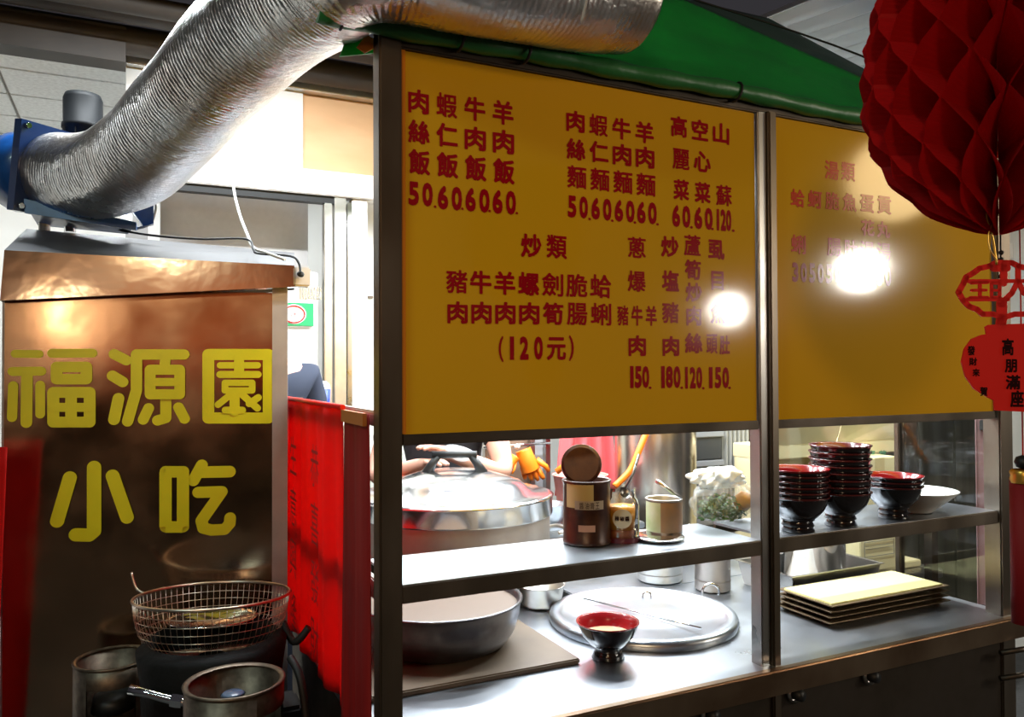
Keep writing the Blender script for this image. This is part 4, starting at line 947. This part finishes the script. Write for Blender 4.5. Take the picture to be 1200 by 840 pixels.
# pale cupboard door marks right of the aluminium frame
t = thing('wall_cupboard', 'cream cupboard door beyond the aluminium door frame', 'cupboard', (1.05, 3.52, 0))
MB().box((.94, 3.50, .4), (1.25, 3.58, 2.02), .006).build('cupboard_door', mat('cream_laminate', (.66, .68, .58), .45), t)
MB().box((.955, 3.492, 1.88), (.985, 3.4995, 1.892)).build('handle', steel_dark, t)

# ------------------------------------------------------------------ people
def skinmesh(name, joints, bones, m_, parent, sub=2, label=None):
    me = bpy.data.meshes.new(name); names = list(joints)
    root = parent
    inv = ORG[root.name]
    me.from_pydata([tuple(inv @ Vector(joints[n][0])) for n in names], [(names.index(a), names.index(b)) for a, b in bones], [])
    o = bpy.data.objects.new(name, me); COL.objects.link(o)
    md = o.modifiers.new('s', 'SKIN'); md.use_smooth_shade = True
    sv_ = me.skin_vertices[0].data
    for i, n in enumerate(names):
        r = joints[n][1]; sv_[i].radius = r if isinstance(r, tuple) else (r, r); sv_[i].use_root = (i == 0)
    md2 = o.modifiers.new('u', 'SUBSURF'); md2.levels = sub; md2.render_levels = sub
    bpy.context.view_layer.update()
    e2 = o.evaluated_get(bpy.context.evaluated_depsgraph_get()); nm = bpy.data.meshes.new_from_object(e2)
    nm.materials.clear(); nm.materials.append(m_); nm.polygons.foreach_set('use_smooth', [True]*len(nm.polygons))
    o.modifiers.clear(); o.data = nm; o.parent = parent
    if label: o['label'] = label
    return o
def person(x, y, face, label, shirt, hands, lean=0.0, z0=0.0):
    """standing figure at (x,y) facing direction `face` (unit, xy); hands: world points of the two wrists or None"""
    t = thing('person', label, 'person', (x, y, z0)); f_ = Vector((*face, 0)).normalized(); r_ = V(f_.y, -f_.x, 0)
    def at(f, r, z): return V(x, y, z+z0)+f_*(f+lean*max(0, z-.95))+r_*r
    J = {'pelvis': (at(0, 0, .93), (.15, .11)), 'waist': (at(0, 0, 1.08), (.135, .10)), 'chest': (at(.01, 0, 1.28), (.16, .11)), 'upper': (at(0, 0, 1.40), (.12, .085)), 'neck': (at(.01, 0, 1.48), .055), 'neck2': (at(.02, 0, 1.53), .052),
         'head': (at(.03, 0, 1.60), (.078, .092)), 'crown': (at(.02, 0, 1.68), (.075, .085)), 'jaw': (at(.075, 0, 1.56), .035)}
    Bn = [('pelvis', 'waist'), ('waist', 'chest'), ('chest', 'upper'), ('upper', 'neck'), ('neck', 'neck2'), ('neck2', 'head'), ('head', 'crown'), ('head', 'jaw')]
    for s, nm in ((-1, 'l'), (1, 'r')):
        wr_ = hands[0 if s < 0 else 1]
        sh = at(0, s*.19, 1.40)
        if wr_ is None: el = at(-.02, s*.25, 1.12); wr_ = at(.04, s*.24, .88)
        else:
            wr_ = Vector(wr_); mid = (sh+wr_)/2; dd = (wr_-sh).length; h = math.sqrt(max(0, .29**2-(dd/2)**2)); el = mid+V(0, 0, -1)*h*.8+r_*s*h*.6
        hd = (wr_-el).normalized()
        J['sh'+nm] = (sh, .062); J['el'+nm] = (el, .044); J['wr'+nm] = (wr_, .028)
        J['hip'+nm] = (at(0, s*.09, .86), .095); J['kn'+nm] = (at(.02, s*.10, .48), .062); J['an'+nm] = (at(0, s*.10, .09), .042); J['to'+nm] = (at(.16, s*.11, .035), .034)
        palm = wr_+hd*.05; J['pa'+nm] = (palm, (.030, .020))
        Bn += [('upper', 'sh'+nm), ('sh'+nm, 'el'+nm), ('el'+nm, 'wr'+nm), ('wr'+nm, 'pa'+nm), ('pelvis', 'hip'+nm), ('hip'+nm, 'kn'+nm), ('kn'+nm, 'an'+nm), ('an'+nm, 'to'+nm)]
        side = hd.cross(V(0, 0, 1)).normalized()
        for k_ in range(4):
            o_ = side*(k_-1.5)*.018; ln = (.065, .075, .070, .055)[k_]
            J[f'f{k_}a'+nm] = (palm+hd*.035+o_, .0095); J[f'f{k_}b'+nm] = (palm+hd*(.035+ln*.5)+o_*1.15+V(0, 0, -.008), .0085); J[f'f{k_}c'+nm] = (palm+hd*(.032+ln)+o_*1.2+V(0, 0, -.028), .007)
            Bn += [('pa'+nm, f'f{k_}a'+nm), (f'f{k_}a'+nm, f'f{k_}b'+nm), (f'f{k_}b'+nm, f'f{k_}c'+nm)]
        J['tb'+nm] = (palm+side*(-.038)*s+hd*.0, .010); J['tc'+nm] = (palm+side*(-.050)*s+hd*.03+V(0, 0, -.01), .008)
        Bn += [('pa'+nm, 'tb'+nm), ('tb'+nm, 'tc'+nm)]
    skinmesh('body', J, Bn, skin, t)
    g = 1.14
    S = {n: (J[n][0], tuple(q*g for q in J[n][1]) if isinstance(J[n][1], tuple) else J[n][1]*g+.008) for n in ('pelvis', 'waist', 'chest', 'upper')}
    SB = [('pelvis', 'waist'), ('waist', 'chest'), ('chest', 'upper')]
    for nm in 'lr':
        a, b = J['sh'+nm][0], J['el'+nm][0]; S['sh'+nm] = (a, .075); S['se'+nm] = (a.lerp(b, .62), .064); SB += [('upper', 'sh'+nm), ('sh'+nm, 'se'+nm)]
    skinmesh('shirt', S, SB, shirt, t)
    T = {'pelvis': (at(0, 0, .92), (.165, .125))}; TB = []
    for nm in 'lr':
        for q in ('hip', 'kn', 'an'): T[q+nm] = (J[q+nm][0]+(V(0, 0, .03) if q == 'an' else V(0, 0, 0)), J[q+nm][1]+.018)
        TB += [('pelvis', 'hip'+nm), ('hip'+nm, 'kn'+nm), ('kn'+nm, 'an'+nm)]
    skinmesh('trousers', T, TB, navy_c, t)
    H = {'a': (at(.0, 0, 1.685), (.088, .096)), 'b': (at(-.03, 0, 1.60), (.080, .070))}
    skinmesh('hair', H, [('a', 'b')], hair_m, t)
    for nm in 'lr':
        q = J['to'+nm][0]; MB().tube([J['an'+nm][0]+V(0, 0, -.03)-f_*.03, q-f_*.06, q+f_*.03], [.045, .042, .034], 12).build('shoe', black_r, t)
    fc_ = at(.112, 0, 1.605)
    for s in (-1, 1):
        MB().lathe(fc_+r_*.03*s+V(0, 0, .015), [(.0001, .008), (.009, .005), (.012, 0)], 12, f_).build('eye', black_p, t)
        MB().lathe(at(.03, s*.085, 1.60), [(.0001, .012), (.016, .006), (.020, 0), (.012, -.006)], 14, r_*s).build('ear', skin, t)
    MB().tube([fc_+V(0, 0, .012), fc_+f_*.014+V(0, 0, -.018), fc_+f_*.012+V(0, 0, -.026)], [.007, .012, .010], 10).build('nose', skin, t)
    MB().tube([fc_-r_*.02+V(0, 0, -.045)-f_*.004, fc_+V(0, 0, -.046)+f_*.002, fc_+r_*.02+V(0, 0, -.045)-f_*.004], [.004, .006, .004], 8).build('mouth', mat('lip_red', (.45, .12, .10), .5), t)
    return t
ck = P(520, 540, d=3.28)
h1 = P(505, 541, d=3.02); h2 = P(500, 556, d=2.98)
person(ck.x, ck.y, (-.45, -.9), 'cook in a black shirt with bare arms reaching over the stock pot', black_c, [P(528, 532, d=2.98), P(488, 546, d=2.96)])
pp_ = P(300, 470, d=2.82)
tag(MB().box((pp_.x-.35, pp_.y-.3, .0), (pp_.x+.16, pp_.y+.4, .13), .01).build('step', wood), 'low wooden step under the person behind the red banner', 'step')
person(pp_.x, pp_.y, (-.3, .95), 'person in a dark shirt standing behind the red banner, seen from behind', navy_c, [None, None], 0, .131)
tag(MB().lathe(P(537, 532, d=2.93)-V(0, 0, .02), [(.0001, 0), (.028, .003), (.05, .018), (.062, .032), (.058, .036), (.03, .012), (.0001, .008)], 24, (.2, -.3, 1)).build('plastic_wrap', bag_m), 'crumpled clear wrap in the hand of the cook', 'wrap')
tag(MB().box(P(462, 582, d=2.95)-V(.02, 0, 0), P(493, 558, d=2.95)+V(.0, .12, 0), .006).build('red_box', mat('salmon_box', (.85, .20, .12), .5)), 'orange red container behind the left side of the stock pot lid', 'container')

# ------------------------------------------------------------------ paper lantern, hangings
LC = P(1168, 100, d=1.12)
ln = thing('paper_lantern', 'large red honeycomb paper lantern hanging at the upper right', 'lantern', tuple(LC))
R_ = .178; HT = .215; HB = .212; NL = 28; NROW = 72
def env(z):      # z: metres above the centre; belly above, tip below
    if z >= 0: return R_*math.sqrt(max(0, 1-(z/.30)**2))
    t = -z/HB
    return R_*max(0, (1-t**2.1))**.62
hrow = .050
for k in range(NL):
    vs = []; fs = []
    for j in range(NROW+1):
        z = -HB+.001+(HB+HT)*j/NROW
        ph = ((z+10*hrow+(hrow if k % 2 else 0)) / (2*hrow)) % 1.0
        tri = 1-4*abs(ph-.5)          # -1..1
        th = 2*PI*(k+.48*tri*(1 if True else -1))/NL + .08
        ser = .012*(1-abs(tri))       # saw-tooth on the outer edge
        r = env(z)*(1-.0)+ser*.6-.006
        for i in range(4):
            rr = .004+(max(r, .005)-.004)*i/3; vs.append(LC+V(rr*math.cos(th), rr*math.sin(th), z))
    for j in range(NROW):
        for i in range(3): fs.append((j*4+i, j*4+i+1, (j+1)*4+i+1, (j+1)*4+i))
    MB().add(vs, fs).build('paper_leaf', red_paper, ln)
tl = P(1160, 272, d=1.12)
MB().tube([LC+V(0, 0, HT), LC+V(0, 0, .6)], .002, 6).build('hanging_string', red_card, ln)
MB().tube(smoothpath([LC+V(0, 0, -HB+.03), P(1156, 250, d=1.10), P(1163, 278, d=1.12), P(1168, 310, d=1.12)], 5), .0016, 6).build('gold_cord', gold, ln)
MB().tube(smoothpath([P(1163, 262, d=1.11), P(1158, 276, d=1.11), P(1160, 292, d=1.11), P(1169, 306, d=1.12)], 5), .0010, 5).build('gold_cord', gold, ln)
# openwork medallion and lucky-jar card below, facing the street
DM = 1.14
def card_pt(u, v, off=0): return P(u, v, d=DM)-_F*off
def ribbon(mb, pts, wd, closed=False, th=.002):
    hw = wd/2*DM/FPX; q = pts+[pts[0]] if closed else pts
    for (a, b) in zip(q, q[1:]):
        A_, B2 = card_pt(*a), card_pt(*b); t = (B2-A_).normalized(); n_ = t.cross(_F).normalized()*hw
        mb.prism([A_-n_, B2-n_, B2+n_, A_+n_], _F*th)
    for a in pts:
        c = card_pt(*a); mb.prism([c+(_R*math.cos(2*PI*i/12)+_U*math.sin(2*PI*i/12))*hw for i in range(12)], _F*th)
md_ = thing('paper_cut', 'openwork red paper medallion hanging below the lantern', 'paper cut', tuple(card_pt(1172, 340)))
z6 = lambda x, y: (1110+x/8.4, 290+y/8.4)
mb = MB()
half = [z6(560, 150), z6(480, 150), z6(410, 185), z6(320, 205), z6(260, 250), z6(190, 290), z6(165, 350), z6(115, 440), z6(160, 520), z6(220, 580), z6(300, 610), z6(350, 655), z6(450, 655), z6(560, 690)]
cxm = z6(560, 0)[0]
loop = half+[(2*cxm-u, v) for u, v in reversed(half[1:-1])]
ribbon(mb, loop, 6.5, True); mb.build('outline', red_card, md_)
mb = MB()
ribbon(mb, [z6(190, 330), z6(520, 330), z6(760, 330)], 4.5); ribbon(mb, [z6(200, 510), z6(600, 510)], 4.5)
mb.build('cross_bars', red_card, md_)
mb = MB()
ribbon(mb, [z6(240, 350), z6(400, 345)], 3.5); ribbon(mb, [z6(245, 420), z6(385, 418)], 3.5); ribbon(mb, [z6(230, 492), z6(400, 490)], 3.5); ribbon(mb, [z6(325, 345), z6(325, 492)], 4)
mb.build('character', red_card, md_)
mb = MB()
ribbon(mb, [z6(440, 350), z6(440, 490), z6(520, 490), z6(520, 350)], 3.5, True); ribbon(mb, [z6(440, 420), z6(520, 420)], 3)
mb.build('character', red_card, md_)
mb = MB()
ribbon(mb, [z6(700, 180), z6(700, 330), z6(640, 450), z6(560, 520)], 6); ribbon(mb, [z6(700, 330), z6(760, 450)], 6); ribbon(mb, [z6(560, 200), z6(560, 350)], 8); ribbon(mb, [z6(540, 540), z6(540, 700), z6(530, 760)], 12); ribbon(mb, [z6(590, 200), z6(460, 200)], 9)
mb.build('character', red_card, md_)
cd_ = thing('red_card', 'red pot-shaped paper card with black writing under the medallion', 'card', tuple(card_pt(1175, 482)))
z7 = lambda x, y: (1120+x/7, 370+y/7)
lf = [z7(240, 95), z7(250, 75), z7(560, 62)]
out = [z7(252, 150), z7(240, 90), z7(270, 74), z7(600, 62), z7(960, 74), z7(985, 90), z7(975, 150)]
out += [z7(x, y) for x, y in ((1060, 185), (1130, 260), (1170, 380), (1150, 500), (1080, 600), (990, 660), (920, 690), (910, 770), (600, 790), (318, 775), (312, 695), (255, 665), (150, 600), (80, 500), (47, 380), (70, 270), (130, 190), (200, 160))]
MB().prism([card_pt(*a) for a in out], _F*.0025).build('card_sheet', red_card, cd_)
wr = MB()
def cput(ch, cx, cy, w_, h_):
    a = z7(cx-w_/2, cy+h_/2); b = z7(cx+w_/2, cy-h_/2)
    wr = MB(); put(wr, ch, lambda p, q, a=a, b=b: card_pt(a[0]+(b[0]-a[0])*p, a[1]+(b[1]-a[1])*q, .0006), .03); wr.build('ink_character', ink_blk, cd_)
for ch, x, y, w_, h_ in (('高', 425, 255, 95, 140), ('朋', 450, 410, 100, 110), ('滿', 468, 545, 120, 120), ('座', 500, 680, 110, 140), ('發', 125, 285, 62, 78), ('財', 140, 375, 66, 66), ('來', 165, 465, 60, 66), ('賀', 228, 620, 62, 76)):
    cput(ch, x, y, w_, h_)

# dark string of beads behind the hangings
bdx = thing('bead_string', 'dark string of round beads behind the red paper medallion', 'beads', tuple(P(1173, 380, d=1.17)))
MB().tube([P(1172, 150, d=1.17), P(1173, 395, d=1.17)], .0012, 6).build('string', black_r, bdx)
for v in (296, 304, 324, 354, 376):
    c = P(1173, v, d=1.165); MB().lathe(c, [(.0001, -.004), (.0035, -.002), (.0038, 0), (.0035, .002), (.0001, .004)], 12).build('bead', black_p, bdx)
# red firecracker-like hanging at the right edge
fr0 = P(1197, 700, d=1.30)
fk = thing('red_tube', 'red tubular hanging ornament with gold collar at the right edge', 'ornament', tuple(fr0))
pt_, pb = P(1199, 560, d=1.30), P(1199, 730, d=1.30)
MB().cyl(pb, .017, (pt_-pb).length, 20).build('tube_body', mat('red_velvet', (.24, .004, .008), .7), fk)
MB().tube([pt_+V(0, 0, .03), pt_+V(0, 0, 1.1)], .0012, 6).build('hanging_string', red_card, fk)
MB().lathe(pt_, [(.018, -.008), (.020, -.002), (.018, .004), (.020, .010), (.016, .014)], 20).build('gold_collar', gold, fk)
MB().lathe(pt_+V(0, 0, .026), [(.0001, -.012), (.010, -.008), (.013, 0), (.010, .008), (.0001, .012)], 16).build('black_knob', black_p, fk)
# dark plant-like stuff outside the right post
rp_ = thing('side_shelf_frame', 'dark steel frame outside the right end of the cart', 'frame', (2.5, 1.9, 0))
for v in (770, 800):
    MB().tube([P(1172, v-5, d=2.2), P(1215, v-12, d=2.2)], .008, 8).build('bar', steel_dark, rp_)
MB().box((2.48, 1.84, 0), (2.51, 1.87, 1.1)).build('leg', steel_dark, rp_)
